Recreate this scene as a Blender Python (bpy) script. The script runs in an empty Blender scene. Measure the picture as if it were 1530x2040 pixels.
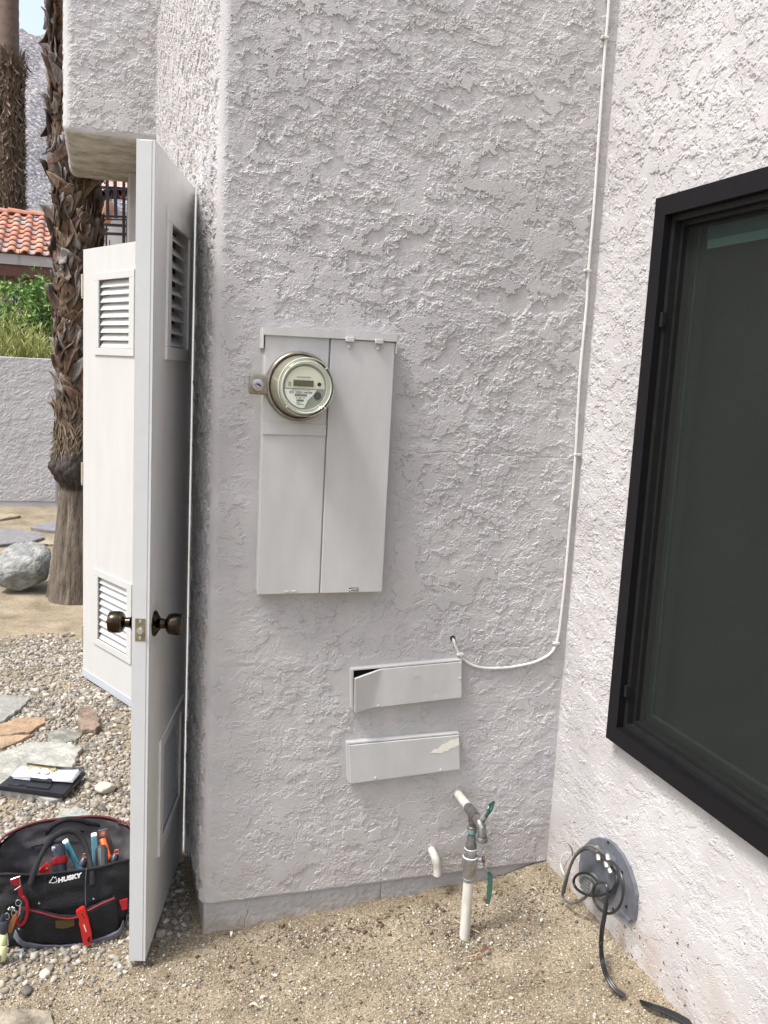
import bpy, bmesh, math, random
import numpy as np
from mathutils import Vector, Matrix
random.seed(7); rng = np.random.default_rng(11)
S = bpy.context.scene
COL = S.collection
R = math.radians

# ------------------------------------------------------------------ camera
FPX = 1787.5; HC = 1.55
def cam_rows(yaw=.31244, pit=.15134, rol=-.05193):
    cy, sy, cp, sp = math.cos(yaw), math.sin(yaw), math.cos(pit), math.sin(pit)
    f = np.array([sy*cp, cy*cp, -sp]); r = np.array([cy, -sy, 0.]); d = np.cross(f, r)
    c, s = math.cos(rol), math.sin(rol)
    return np.array([c*r+s*d, -s*r+c*d, f])
M = cam_rows()
cd = bpy.data.cameras.new('camera'); cam = bpy.data.objects.new('camera', cd); COL.objects.link(cam)
mw = Matrix.Identity(4)
for i in range(3):
    mw[i][0] = M[0][i]; mw[i][1] = -M[1][i]; mw[i][2] = -M[2][i]
mw[2][3] = HC
cam.matrix_world = mw
cd.sensor_fit = 'HORIZONTAL'; cd.sensor_width = 36.; cd.lens = 36.*FPX/1530
cd.clip_start = .02; cd.clip_end = 5000
S.camera = cam

# ------------------------------------------------------------------ light
SUN_EL, SUN_AZ = 60., 256.           # degrees; azimuth clockwise from +Y, so the sun stands to the left
w = bpy.data.worlds.new('World'); S.world = w; w.use_nodes = True
nt = w.node_tree; bg = nt.nodes['Background']
sky = nt.nodes.new('ShaderNodeTexSky'); sky.sky_type = 'NISHITA'; sky.sun_disc = False
sky.sun_elevation = R(SUN_EL); sky.sun_rotation = R(SUN_AZ); sky.dust_density = 4.; sky.air_density = 1.0; sky.ozone_density = 1.
hs = nt.nodes.new('ShaderNodeHueSaturation'); hs.inputs['Saturation'].default_value = .62
nt.links.new(sky.outputs[0], hs.inputs['Color']); nt.links.new(hs.outputs[0], bg.inputs[0])
bg.inputs[1].default_value = .15
sl = bpy.data.lights.new('sun', 'SUN'); so = bpy.data.objects.new('sun', sl); COL.objects.link(so)
sl.energy = 1.75; sl.angle = R(12); sl.color = (1., .99, .98)
sd = Vector((math.sin(R(SUN_AZ))*math.cos(R(SUN_EL)), math.cos(R(SUN_AZ))*math.cos(R(SUN_EL)), math.sin(R(SUN_EL))))
so.rotation_euler = sd.to_track_quat('Z', 'Y').to_euler()
S.view_settings.view_transform = 'Standard'; S.view_settings.look = 'None'
S.view_settings.gamma = 1; S.view_settings.exposure = 1.13
S.render.engine = 'CYCLES'
S.cycles.max_bounces = 6; S.cycles.diffuse_bounces = 4; S.cycles.transparent_max_bounces = 12
S.cycles.use_denoising = True

# ------------------------------------------------------------------ noise
_p = rng.permutation(4096); _ang = rng.random(4096)*2*np.pi
_g = np.stack([np.cos(_ang), np.sin(_ang)], -1).astype(np.float32)
def perlin(x, y, seed=0):
    x = np.asarray(x, np.float64); y = np.asarray(y, np.float64)
    xi = np.floor(x).astype(np.int64); yi = np.floor(y).astype(np.int64)
    xf = x-xi; yf = y-yi
    u = xf*xf*xf*(xf*(xf*6-15)+10); v = yf*yf*yf*(yf*(yf*6-15)+10)
    def gr(ix, iy, dx, dy):
        h = _p[(_p[(ix+seed*131) & 4095]+iy*7+seed*17) & 4095]
        g = _g[h]; return g[..., 0]*dx+g[..., 1]*dy
    a = gr(xi, yi, xf, yf); b = gr(xi+1, yi, xf-1, yf)
    c = gr(xi, yi+1, xf, yf-1); d = gr(xi+1, yi+1, xf-1, yf-1)
    return (a+(b-a)*u+((c+(d-c)*u)-(a+(b-a)*u))*v)*1.5
def fbm(x, y, seed=0, octv=4, gain=.5, lac=2.03):
    s = 0; a = 1.; t = 0
    for i in range(octv):
        s = s+a*perlin(x, y, seed+i*3); t += a; a *= gain; x = x*lac+7.3; y = y*lac-3.1
    return s/t
def sstep(a, b, x):
    t = np.clip((x-a)/(b-a), 0, 1); return t*t*(3-2*t)

# ------------------------------------------------------------------ mesh helpers
def link(o, parent=None):
    COL.objects.link(o)
    if parent is not None: o.parent = parent
    return o
def tag(o, label=None, cat=None, group=None, kind=None):
    if label: o['label'] = label
    if cat: o['category'] = cat
    if group: o['group'] = group
    if kind: o['kind'] = kind
    return o
def empty(name, loc=(0, 0, 0), rz=0, label=None, cat=None, group=None):
    o = bpy.data.objects.new(name, None); o.empty_display_size = .05; COL.objects.link(o)
    o.location = loc; o.rotation_euler = (0, 0, rz); return tag(o, label, cat, group)
def np_mesh(name, verts, faces, mats, parent=None, smooth=True, cols=None, midx=None):
    """faces: (n,3) or (n,4) int array"""
    me = bpy.data.meshes.new(name); verts = np.asarray(verts, np.float32); faces = np.asarray(faces, np.int32)
    n, k = faces.shape
    me.vertices.add(len(verts)); me.vertices.foreach_set('co', verts.ravel())
    me.loops.add(n*k); me.loops.foreach_set('vertex_index', faces.ravel())
    me.polygons.add(n); me.polygons.foreach_set('loop_start', np.arange(0, n*k, k, dtype=np.int32))
    if midx is not None: me.polygons.foreach_set('material_index', np.asarray(midx, np.int32))
    me.update(calc_edges=True)
    me.polygons.foreach_set('use_smooth', np.full(n, smooth))
    if cols is not None:
        a = me.color_attributes.new('col', 'FLOAT_COLOR', 'POINT')
        c4 = np.ones((len(verts), 4), np.float32); c4[:, :3] = cols; a.data.foreach_set('color', c4.ravel())
    for m in (mats if isinstance(mats, (list, tuple)) else [mats]): me.materials.append(m)
    return link(bpy.data.objects.new(name, me), parent)
class MB:
    """collects shapes and links them as ONE mesh"""
    def __init__(s): s.v = []; s.f = []; s.m = []; s.c = []; s.sm = []
    def add(s, vs, fs, mi=0, col=None, smooth=False):
        b = len(s.v); s.v += [tuple(v) for v in vs]
        for f in fs: s.f.append([b+i for i in f]); s.m.append(mi); s.sm.append(smooth)
        s.c += [col if col is not None else (1, 1, 1)]*len(vs)
    def box(s, x0, x1, y0, y1, z0, z1, bev=0., mi=0, T=None, seg=2):
        bm = bmesh.new(); bmesh.ops.create_cube(bm, size=1)
        for v in bm.verts:
            v.co = Vector((x0+(v.co.x+.5)*(x1-x0), y0+(v.co.y+.5)*(y1-y0), z0+(v.co.z+.5)*(z1-z0)))
        if bev > 0: bmesh.ops.bevel(bm, geom=bm.edges[:], offset=bev, segments=seg, affect='EDGES', profile=.6)
        bm.verts.ensure_lookup_table()
        vs = [(T @ v.co if T else v.co) for v in bm.verts]
        s.add(vs, [[v.index for v in f.verts] for f in bm.faces], mi); bm.free(); return s
    def tube(s, pts, r, seg=8, mi=0, col=None, caps=True, smooth_path=0, flat=1.):
        pts = [Vector(p) for p in pts]
        rr = list(r) if isinstance(r, (list, tuple)) else [r]*len(pts)
        if smooth_path: pts, rr = catmull(pts, rr, smooth_path)
        n = len(pts); vs = []; up = None
        for i in range(n):
            t = (pts[min(i+1, n-1)]-pts[max(i-1, 0)]).normalized()
            if up is None: up = t.orthogonal().normalized()
            else: up = (up-t*up.dot(t)).normalized()
            sd_ = t.cross(up)
            for k in range(seg):
                a = 2*math.pi*k/seg; vs.append(pts[i]+(up*math.cos(a)*flat+sd_*math.sin(a))*rr[i])
        fs = []
        for i in range(n-1):
            for k in range(seg):
                k2 = (k+1) % seg; fs.append([i*seg+k, i*seg+k2, (i+1)*seg+k2, (i+1)*seg+k])
        if caps: fs.append(list(range(seg))[::-1]); fs.append([(n-1)*seg+k for k in range(seg)])
        s.add(vs, fs, mi, col, True); return s
    def lathe(s, prof, O, ax, seg=32, mi=0, ref=None, cap0=False, cap1=False, col=None, smooth=True):
        """prof: list of (distance along axis, radius)"""
        O = Vector(O); ax = Vector(ax).normalized(); u = (Vector(ref) if ref else ax.orthogonal()).normalized(); v = ax.cross(u)
        vs = []; n = len(prof)
        for d, r in prof:
            for k in range(seg):
                a = 2*math.pi*k/seg; vs.append(O+ax*d+(u*math.cos(a)+v*math.sin(a))*r)
        fs = [[i*seg+k, i*seg+(k+1) % seg, (i+1)*seg+(k+1) % seg, (i+1)*seg+k] for i in range(n-1) for k in range(seg)]
        if cap0: fs.append(list(range(seg))[::-1])
        if cap1: fs.append([(n-1)*seg+k for k in range(seg)])
        s.add(vs, fs, mi, col, smooth); return s
    def prism(s, poly, d, mi=0, col=None):
        """poly: 3-D points, d: extrusion vector"""
        n = len(poly); d = Vector(d); vs = [Vector(p) for p in poly]+[Vector(p)+d for p in poly]
        s.add(vs, [list(range(n))[::-1], [n+i for i in range(n)]]+[[i, (i+1) % n, n+(i+1) % n, n+i] for i in range(n)], mi, col); return s
    def build(s, name, mats, parent=None, auto=35, usecol=False):
        me = bpy.data.meshes.new(name); me.from_pydata(s.v, [], s.f)
        me.polygons.foreach_set('material_index', s.m); me.polygons.foreach_set('use_smooth', s.sm)
        if usecol:
            a = me.color_attributes.new('col', 'FLOAT_COLOR', 'POINT')
            c4 = np.ones((len(s.v), 4), np.float32); c4[:, :3] = np.array(s.c); a.data.foreach_set('color', c4.ravel())
        for m in (mats if isinstance(mats, (list, tuple)) else [mats]): me.materials.append(m)
        bm = bmesh.new(); bm.from_mesh(me); bmesh.ops.recalc_face_normals(bm, faces=bm.faces[:])
        if auto and any(s.sm):
            for e in bm.edges:
                if len(e.link_faces) == 2 and e.calc_face_angle(0) > R(auto): e.smooth = False
        bm.to_mesh(me); bm.free(); me.update()
        return link(bpy.data.objects.new(name, me), parent)
def catmull(pts, rr, k):
    P = [pts[0]*2-pts[1]]+pts+[pts[-1]*2-pts[-2]]; out = []; ro = []
    for i in range(1, len(P)-2):
        for j in range(k):
            t = j/k; a, b, c, d = P[i-1], P[i], P[i+1], P[i+2]
            out.append(.5*((2*b)+(c-a)*t+(2*a-5*b+4*c-d)*t*t+(3*b-a-3*c+d)*t**3)); ro.append(rr[i-1]*(1-t)+rr[i]*t)
    return out+[pts[-1]], ro+[rr[-1]]
def text(name, body, size, O, u, v, mat, parent, depth=.0004, bold=0., align='CENTER', shear=0.):
    c = bpy.data.curves.new(name, 'FONT'); c.body = body; c.size = size; c.extrude = depth/2; c.offset = bold
    c.align_x = align; c.align_y = 'CENTER'; c.shear = shear
    t = bpy.data.objects.new(name, c); COL.objects.link(t)
    bpy.context.view_layer.update()
    me = bpy.data.meshes.new_from_object(t.evaluated_get(bpy.context.evaluated_depsgraph_get()))
    bpy.data.objects.remove(t); me.name = name
    u = Vector(u).normalized(); v = Vector(v).normalized(); n = u.cross(v)
    m4 = Matrix.Identity(4)
    for i in range(3): m4[i][0] = u[i]; m4[i][1] = v[i]; m4[i][2] = n[i]; m4[i][3] = O[i]
    me.transform(m4); me.materials.clear(); me.materials.append(mat)
    return link(bpy.data.objects.new(name, me), parent)
# where a line of sight of the survey meets a real surface
def ray(px, py):
    return M.T @ np.array([px-765, py-1020, FPX])
def on(px, py, ax, val):
    d = ray(px, py); o = np.array([0, 0, HC]); k = (val-o[ax])/d[ax]; return Vector(o+d*k)
def onp(px, py, P, N):
    d = Vector(ray(px, py)); o = Vector((0, 0, HC)); return o+d*((Vector(P)-o).dot(N)/d.dot(N))

# ------------------------------------------------------------------ materials
def mat(name, col, rough=.7, metal=0., spec=.5, var=.0, vscale=8., col2=None, bump=0., bscale=200., attr=False, coat=0., bdist=.001, stretch=None):
    m = bpy.data.materials.new(name); m.use_nodes = True; n = m.node_tree.nodes; l = m.node_tree.links
    b = n['Principled BSDF']; b.inputs['Roughness'].default_value = rough; b.inputs['Metallic'].default_value = metal
    b.inputs['Specular IOR Level'].default_value = spec; b.inputs['Base Color'].default_value = (*col, 1)
    if coat: b.inputs['Coat Weight'].default_value = coat; b.inputs['Coat Roughness'].default_value = .1
    src = None; tc = n.new('ShaderNodeTexCoord'); vec = tc.outputs['Object']
    if stretch:
        mp = n.new('ShaderNodeMapping'); mp.inputs['Scale'].default_value = stretch; l.new(vec, mp.inputs[0]); vec = mp.outputs[0]
    if attr:
        a = n.new('ShaderNodeAttribute'); a.attribute_name = 'col'; src = a.outputs['Color']
    if var or col2:
        no = n.new('ShaderNodeTexNoise'); no.inputs['Scale'].default_value = vscale; no.inputs['Detail'].default_value = 6; no.inputs['Roughness'].default_value = .62
        l.new(vec, no.inputs['Vector'])
        rp = n.new('ShaderNodeValToRGB'); l.new(no.outputs[0], rp.inputs[0])
        rp.color_ramp.elements[0].position = .36; rp.color_ramp.elements[1].position = .66
        if src is None:
            c2 = col2 or tuple(c*(1-var) for c in col)
            rp.color_ramp.elements[0].color = (*c2, 1); rp.color_ramp.elements[1].color = (*col, 1)
            l.new(rp.outputs[0], b.inputs['Base Color'])
        else:
            rp.color_ramp.elements[0].color = (1-var,)*3+(1,); rp.color_ramp.elements[1].color = (1, 1, 1, 1)
            mx = n.new('ShaderNodeMixRGB'); mx.blend_type = 'MULTIPLY'; mx.inputs[0].default_value = 1
            l.new(src, mx.inputs[1]); l.new(rp.outputs[0], mx.inputs[2]); l.new(mx.outputs[0], b.inputs['Base Color'])
    elif src: l.new(src, b.inputs['Base Color'])
    if bump:
        no = n.new('ShaderNodeTexNoise'); no.inputs['Scale'].default_value = bscale; no.inputs['Detail'].default_value = 4
        l.new(vec, no.inputs['Vector']); bp = n.new('ShaderNodeBump'); bp.inputs['Strength'].default_value = bump; bp.inputs['Distance'].default_value = bdist
        l.new(no.outputs[0], bp.inputs['Height']); l.new(bp.outputs[0], b.inputs['Normal'])
    return m
STUC = (.502, .486, .482)
m_stucco = mat('stucco_paint', STUC, .95, spec=.08, var=.15, vscale=5.5, bump=.9, bscale=330, bdist=.0016)
m_panel = mat('grey_painted_steel', (.515, .510, .500), .5, spec=.4, var=.13, vscale=11, bump=.25, bscale=16, bdist=.004, stretch=(1, 1, .35))
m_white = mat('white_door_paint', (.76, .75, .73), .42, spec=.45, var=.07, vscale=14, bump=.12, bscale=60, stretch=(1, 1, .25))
m_white2 = mat('dimmed_white_paint', (.47, .465, .445), .5, spec=.35, var=.06, vscale=12, bump=.12, bscale=60, stretch=(1, 1, .25))  # far door's white, darkened in colour to offset the sun on it
m_edge = mat('door_edge_paint', (.50, .51, .51), .45, var=.05, vscale=14, bump=.08, bscale=220)
m_black = mat('black_aluminium', (.0065, .006, .0075), .5, spec=.22, var=.3, vscale=30)
m_rub = mat('black_gasket', (.005, .005, .005), .6)
m_brass = mat('antique_brass', (.060, .046, .032), .2, metal=1., var=.5, vscale=60)
m_tarn = mat('tarnished_steel', (.36, .34, .29), .36, metal=.85, var=.45, vscale=40, col2=(.20, .16, .12))
m_zinc = mat('zinc_steel', (.52, .54, .56), .32, metal=.9, var=.3, vscale=60)
m_galv = mat('galvanised_steel', (.205, .215, .25), .45, metal=.35, var=.3, vscale=26)
m_dark = mat('dark_void', (.006, .006, .006), .9)
m_pvc = mat('white_pvc', (.66, .63, .56), .5, var=.3, vscale=30, stretch=(1, 1, .3), bump=.1, bscale=90)
m_cable_w = mat('painted_cable', (.62, .60, .57), .5, var=.12, vscale=30)
m_cable_b = mat('black_cable', (.012, .012, .013), .3, spec=.5)
m_cable_g = mat('dusty_grey_cable', (.13, .128, .122), .45, var=.4, vscale=50)
m_concrete = mat('painted_concrete', (.435, .425, .42), .85, spec=.2, var=.16, vscale=16, bump=.9, bscale=55, bdist=.004)
m_attr = mat('stone_mix', (1, 1, 1), .8, spec=.25, var=.35, vscale=60, attr=True, bump=.4, bscale=250)

def soil_splash(m, ztop, zlow, col, strength):
    n = m.node_tree.nodes; l = m.node_tree.links; b = n['Principled BSDF']; tc = [x for x in n if x.type == 'TEX_COORD'][0]
    base = b.inputs['Base Color'].links[0].from_socket; sx = n.new('ShaderNodeSeparateXYZ'); l.new(tc.outputs['Object'], sx.inputs[0])
    mr = n.new('ShaderNodeMapRange'); mr.inputs['From Min'].default_value = ztop; mr.inputs['From Max'].default_value = zlow; l.new(sx.outputs['Z'], mr.inputs['Value'])
    no = n.new('ShaderNodeTexNoise'); no.inputs['Scale'].default_value = 14; no.inputs['Detail'].default_value = 8; no.inputs['Roughness'].default_value = .7; l.new(tc.outputs['Object'], no.inputs['Vector'])
    m2 = n.new('ShaderNodeMapRange'); m2.inputs['From Min'].default_value = .38; m2.inputs['From Max'].default_value = .68; m2.inputs['To Max'].default_value = strength; l.new(no.outputs[0], m2.inputs['Value'])
    mu = n.new('ShaderNodeMath'); mu.operation = 'MULTIPLY'; l.new(mr.outputs[0], mu.inputs[0]); l.new(m2.outputs[0], mu.inputs[1])
    mx = n.new('ShaderNodeMixRGB'); l.new(mu.outputs[0], mx.inputs[0]); l.new(base, mx.inputs[1]); mx.inputs[2].default_value = (*col, 1); l.new(mx.outputs[0], b.inputs['Base Color'])
soil_splash(m_stucco, .34, .08, (.34, .27, .20), .55); soil_splash(m_concrete, .085, -.01, (.28, .21, .14), 1.3)
# ------------------------------------------------------------------ stucco relief
def stucco(u, v, seed, amp=1., smooth_area=0.):
    """skip-trowelled plaster: torn ledges that face down, flat trowelled plates, granular base"""
    wx = fbm(u*30, v*30, seed+40, 4, .65)*.014; wy = fbm(u*30, v*30, seed+50, 4, .65)*.014
    uu = u+wx; vv = v+wy
    low = fbm(u*2.8, v*2.8, seed+5, 3)
    def saw(F, A, f0, sd, ex=1.6, tilt=.0):
        ph = -(v+tilt*u)*F+A*fbm(u*f0, v*f0*1.25, sd, 6, .62)
        fr = ph-np.floor(ph); lip = np.exp(-((fr-.90)/.07)**2)
        lv = np.sin(np.floor(ph)*12.9898+sd)*43758.5453; lv = lv-np.floor(lv)
        return .15*fr**ex+.85*lv+.38*np.exp(-((fr-.94)/.045)**2)
    k1 = sstep(-.06, .04, fbm(uu*7, vv*8, seed+11, 4)+.25*low); k2 = sstep(.03, .10, fbm(uu*15, vv*17, seed+12, 4)-.30*low)
    s1 = saw(25, 3.2, 15, seed, 2.4, .15); s2 = saw(56, 3.0, 38, seed+20, 1.5, -.2); s3 = saw(120, 2.2, 88, seed+26, 1.2, .1)
    p = fbm(uu*12, vv*16, seed+2, 8, .66); t = .13+.34*low+smooth_area
    m1 = sstep(t-.012, t+.012, p)                       # flat trowelled plates
    gran = fbm(uu*110, vv*120, seed+30, 3, .65); fine = fbm(u*260, v*230, seed+60, 2)
    pits = sstep(.46, .56, fbm(u*130+3, v*130, seed+70, 2))
    k3 = sstep(-.18, .12, fbm(u*4.2, v*4.2, seed+15, 3)+.3*low); rough = .0027*s1*k1+.0027*s2*k2+.0017*s3*(.3*k2+.7*k3)+.0011*gran*(.4+.8*k3)
    h = m1*(.0038+.0002*gran-.0022*pits+.0009*s1*k1)+(1-m1)*rough
    h += .0006*np.exp(-((p-t-.016)/.014)**2)
    return (h+.0003*fine-.0018)*amp+.003*fbm(u*1.7, v*1.7, seed+90, 2)
def patch(name, O, U, V, N, ul, vl, res, hf, parent, m, r=(0, 0, 0, 0), keep=None, res2=None):
    """relief sheet; r = rounding radius at u0,u1,v0,v1 (each turns 45 degrees towards its neighbour)"""
    O, U, V, N = (np.array(a, float) for a in (O, U, V, N))
    nu = max(2, int(ul/res)+1); nv = max(2, int(vl/(res2 or res))+1)
    s = np.linspace(0, ul, nu); t = np.linspace(0, vl, nv)
    def rnd(s, L, r0, r1):
        x = s.copy(); n = np.zeros_like(s)
        if r0: k = s < r0; a = (r0-s[k])/r0*math.pi/4; x[k] = r0-r0*np.sin(a); n[k] = -r0*(1-np.cos(a))
        if r1: k = s > L-r1; a = (s[k]-L+r1)/r1*math.pi/4; x[k] = L-r1+r1*np.sin(a); n[k] = -r1*(1-np.cos(a))
        f = np.ones_like(s)
        if r0: f = np.minimum(f, sstep(0, r0*.9, s))
        if r1: f = np.minimum(f, sstep(0, r1*.9, L-s))
        return x, n, f
    xs, ns, fs = rnd(s, ul, r[0], r[1]); ys, nt_, ft = rnd(t, vl, r[2], r[3])
    SU, SV = np.meshgrid(s, t, indexing='ij'); XU, XV = np.meshgrid(xs, ys, indexing='ij')
    h = hf(SU, SV)*fs[:, None]*ft[None, :]+ns[:, None]+nt_[None, :]
    P = O+XU[..., None]*U+XV[..., None]*V+h[..., None]*N
    i = np.arange(nu*nv).reshape(nu, nv)
    q = np.stack([i[:-1, :-1], i[1:, :-1], i[1:, 1:], i[:-1, 1:]], -1)
    if np.dot(np.cross(U, V), N) < 0: q = q[..., ::-1]
    if keep is not None:
        cu = (SU[:-1, :-1]+SU[1:, 1:])/2; cv = (SV[:-1, :-1]+SV[1:, 1:])/2; q = q[keep(cu, cv)]
    return np_mesh(name, P.reshape(-1, 3), q.reshape(-1, 4), m, parent, smooth=False)

# key dimensions
XW, YA, XB = .270, 2.280, 1.322
def gz(x, y):
    return .050*np.clip((np.asarray(x, float)-.27)/.9, 0, 1.2)+.036*sstep(1.12, 1.36, x)
def gzs(x, y): return float(gz(x, y))

house = empty('house', (XW, YA, 0), label='lilac grey stucco house wall with a recessed corner, black window and two white doors', cat='house')
house_inv = Matrix.Translation((-XW, -YA, 0))
house.matrix_parent_inverse = Matrix.Identity(4)
def hp(o):                     # keep world placement of a part built in world space
    o.matrix_parent_inverse = house_inv; return o

# ---- wall with the meter
def hA(u, v):
    x = u+XW; z = v+.09
    h = stucco(u, v, 3, .95)
    h = h*(.70+.30*sstep(.9, 1.7, z+.25*fbm(x*3, z*3, 17, 2)))*(.6+.4*sstep(.27, .42, x))
    # calmer plaster around panel and boxes
    def near(x0, x1, z0, z1, d=.035):
        dx = np.maximum(np.maximum(x0-x, x-x1), 0); dz = np.maximum(np.maximum(z0-z, z-z1), 0)
        return 1-sstep(.0, d, np.hypot(dx, dz))
    k = np.maximum(near(.388, .735, .975, 1.652, .045), np.maximum(near(.665, .985, .645, .755), near(.665, .995, .43, .54)))
    h = h*(1-.85*k)
    # hairline crack
    cz = 1.352+.016*fbm(x*9, x*0, 9, 4)-.02*(x-.75)
    h -= .0016*np.exp(-((z-cz)/.0016)**2)*(x > .74)
    h *= .35+.65*sstep(1.322, 1.29, x)
    h -= .0
    return h
hp(patch('wall', (XW, YA, .09), (1, 0, 0), (0, 0, 1), (0, -1, 0), 1.075, 2.75, .0020, hA, house, m_stucco, r=(.028, 0, .014, 0)))
# ---- return wall running back from the corner
def hR(u, v): return stucco(u*1.0+5, v, 7, 1.5)
opening = lambda u, v: ~((u > .437) & (v < 1.985))
hp(patch('wall', (XW, YA, .09), (0, 1, 0), (0, 0, 1), (-1, 0, 0), 3.72, 3.1, .0036, hR, house, m_stucco, r=(.028, 0, .014, 0), keep=opening, res2=.0036))
# ---- wall with the window
WY0, WY1, WZ0, WZ1 = .50, 1.978, .627, 2.008
def hB(u, v):
    z = v+.075; h = stucco(u+11, v, 13, .85)
    h *= .35+.65*sstep(0, .035, u)
    d = np.hypot(np.maximum(0, np.maximum((2.288-WY1)-u, -1)), np.maximum(0, np.maximum(WZ0-z, z-WZ1)))
    h *= .3+.7*sstep(.0, .03, d)
    lo = sstep(.75, .35, z)
    return h*(1-.45*lo)
win_hole = lambda u, v: ~((u > 2.288-WY1+.03) & (u < 2.288-WY0-.03) & (v+.075 > WZ0+.03) & (v+.075 < WZ1-.03))
m_stuccoB = m_stucco.copy(); m_stuccoB.name = 'stucco_paint_speckled'
n = m_stuccoB.node_tree.nodes; l = m_stuccoB.node_tree.links
b = n['Principled BSDF']; base = b.inputs['Base Color'].links[0].from_socket; tc = [x for x in n if x.type == 'TEX_COORD'][0]
vo = n.new('ShaderNodeTexVoronoi'); vo.inputs['Scale'].default_value = 55; nd = n.new('ShaderNodeTexNoise'); nd.inputs['Scale'].default_value = 110; l.new(tc.outputs['Object'], nd.inputs['Vector'])
mxv = n.new('ShaderNodeMixRGB'); mxv.blend_type = 'LINEAR_LIGHT'; mxv.inputs[0].default_value = .012; l.new(tc.outputs['Object'], mxv.inputs[1]); l.new(nd.outputs['Color'], mxv.inputs[2]); l.new(mxv.outputs[0], vo.inputs['Vector'])
no = n.new('ShaderNodeTexNoise'); no.inputs['Scale'].default_value = 5; l.new(tc.outputs['Object'], no.inputs['Vector'])
sx = n.new('ShaderNodeSeparateXYZ'); l.new(tc.outputs['Object'], sx.inputs[0])
hgt = n.new('ShaderNodeMapRange'); hgt.inputs['From Min'].default_value = .62; hgt.inputs['From Max'].default_value = .28; l.new(sx.outputs['Z'], hgt.inputs['Value'])
nr = n.new('ShaderNodeMapRange'); nr.inputs['From Min'].default_value = .42; nr.inputs['From Max'].default_value = .58; l.new(no.outputs[0], nr.inputs['Value'])
mu = n.new('ShaderNodeMath'); mu.operation = 'MULTIPLY'; l.new(hgt.outputs[0], mu.inputs[0]); l.new(nr.outputs[0], mu.inputs[1])
mu2 = n.new('ShaderNodeMath'); mu2.operation = 'MULTIPLY'; l.new(mu.outputs[0], mu2.inputs[0]); mu2.inputs[1].default_value = .21
lt = n.new('ShaderNodeMath'); lt.operation = 'LESS_THAN'; l.new(vo.outputs['Distance'], lt.inputs[0]); l.new(mu2.outputs[0], lt.inputs[1])
vs_ = n.new('ShaderNodeSeparateColor'); l.new(vo.outputs['Color'], vs_.inputs[0])
gt = n.new('ShaderNodeMath'); gt.operation = 'GREATER_THAN'; l.new(vs_.outputs[0], gt.inputs[0]); gt.inputs[1].default_value = .50
m3 = n.new('ShaderNodeMath'); m3.operation = 'MULTIPLY'; l.new(lt.outputs[0], m3.inputs[0]); l.new(gt.outputs[0], m3.inputs[1])
# reddish splash of dirt near the foot of the wall
no2 = n.new('ShaderNodeTexNoise'); no2.inputs['Scale'].default_value = 9; no2.inputs['Detail'].default_value = 8; l.new(tc.outputs['Object'], no2.inputs['Vector'])
r2 = n.new('ShaderNodeMapRange'); r2.inputs['From Min'].default_value = .5; r2.inputs['From Max'].default_value = .75; l.new(no2.outputs[0], r2.inputs['Value'])
h2 = n.new('ShaderNodeMapRange'); h2.inputs['From Min'].default_value = .30; h2.inputs['From Max'].default_value = .09; l.new(sx.outputs['Z'], h2.inputs['Value'])
m4_ = n.new('ShaderNodeMath'); m4_.operation = 'MULTIPLY'; l.new(r2.outputs[0], m4_.inputs[0]); l.new(h2.outputs[0], m4_.inputs[1])
mxa = n.new('ShaderNodeMixRGB'); l.new(m4_.outputs[0], mxa.inputs[0]); l.new(base, mxa.inputs[1]); mxa.inputs[2].default_value = (.33, .24, .19, 1)
mx = n.new('ShaderNodeMixRGB'); l.new(m3.outputs[0], mx.inputs[0]); l.new(mxa.outputs[0], mx.inputs[1]); mx.inputs[2].default_value = (.05, .03, .03, 1)
l.new(mx.outputs[0], b.inputs['Base Color'])
hp(patch('wall', (XB, 2.288, .075), (0, -1, 0), (0, 0, 1), (-1, 0, 0), 2.5, 3.0, .0026, hB, house, m_stuccoB, keep=win_hole))
# ---- plinth
def hP(u, v): return .0022*fbm(u*14, v*14, 5, 4)+.0014*fbm(u*80, v*80, 6, 3)-.003*np.exp(-((u-.118-.012*fbm(v*20+3, v*0, 8, 3))/.0016)**2)-.004*np.exp(-((u-.512-.004*fbm(v*30, v*0, 12, 2))/.003)**2)
hp(patch('plinth', (XW+.010, YA+.010, -.12), (1, 0, 0), (0, 0, 1), (0, -1, 0), 1.06, .222, .004, hP, house, m_concrete, r=(.008, 0, 0, 0)))
hp(patch('plinth', (XW+.010, YA+.010, -.12), (0, 1, 0), (0, 0, 1), (-1, 0, 0), .43, .222, .006, lambda u, v: .001*fbm(u*20, v*20, 4, 3), house, m_concrete, r=(.008, 0, 0, 0)))
# ---- bulk of the building behind the plaster
cb = MB()
cb.box(.292, 1.33, 2.300, 2.70, -.1, 3.6)
cb.box(.292, 1.33, 2.7005, 6.0, 2.085, 3.6)
cb.box(.95, 1.33, 2.7005, 6.0, -.1, 2.0845)
cb.box(.292, .9495, 4.52, 5.96, -.1, 2.0845)
cb.box(1.3305, 4.6, 2.32, 6.0, -.1, 3.6)
cb.box(1.37, 1.5, -.9, WY0+.02, -.1, 3.6)
cb.box(1.37, 1.5, WY0+.0205, 2.3195, -.1, WZ0+.02); cb.box(1.37, 1.5, WY0+.0205, 2.3195, WZ1-.02, 3.6); cb.box(1.37, 1.5, WY1-.02, 2.3195, WZ0+.0205, WZ1-.0205)
cb.box(.2705, 1.3200, 2.2815, 2.2995, 2.841, 3.6)
hp(cb.build('wall', m_stucco, house))
# low partition the far door is hung on
pb = MB(); pb.box(-.055, .2915, 4.515, 4.60, -.05, 2.02, bev=.004)
hp(pb.build('partition', m_white, house))
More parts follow.
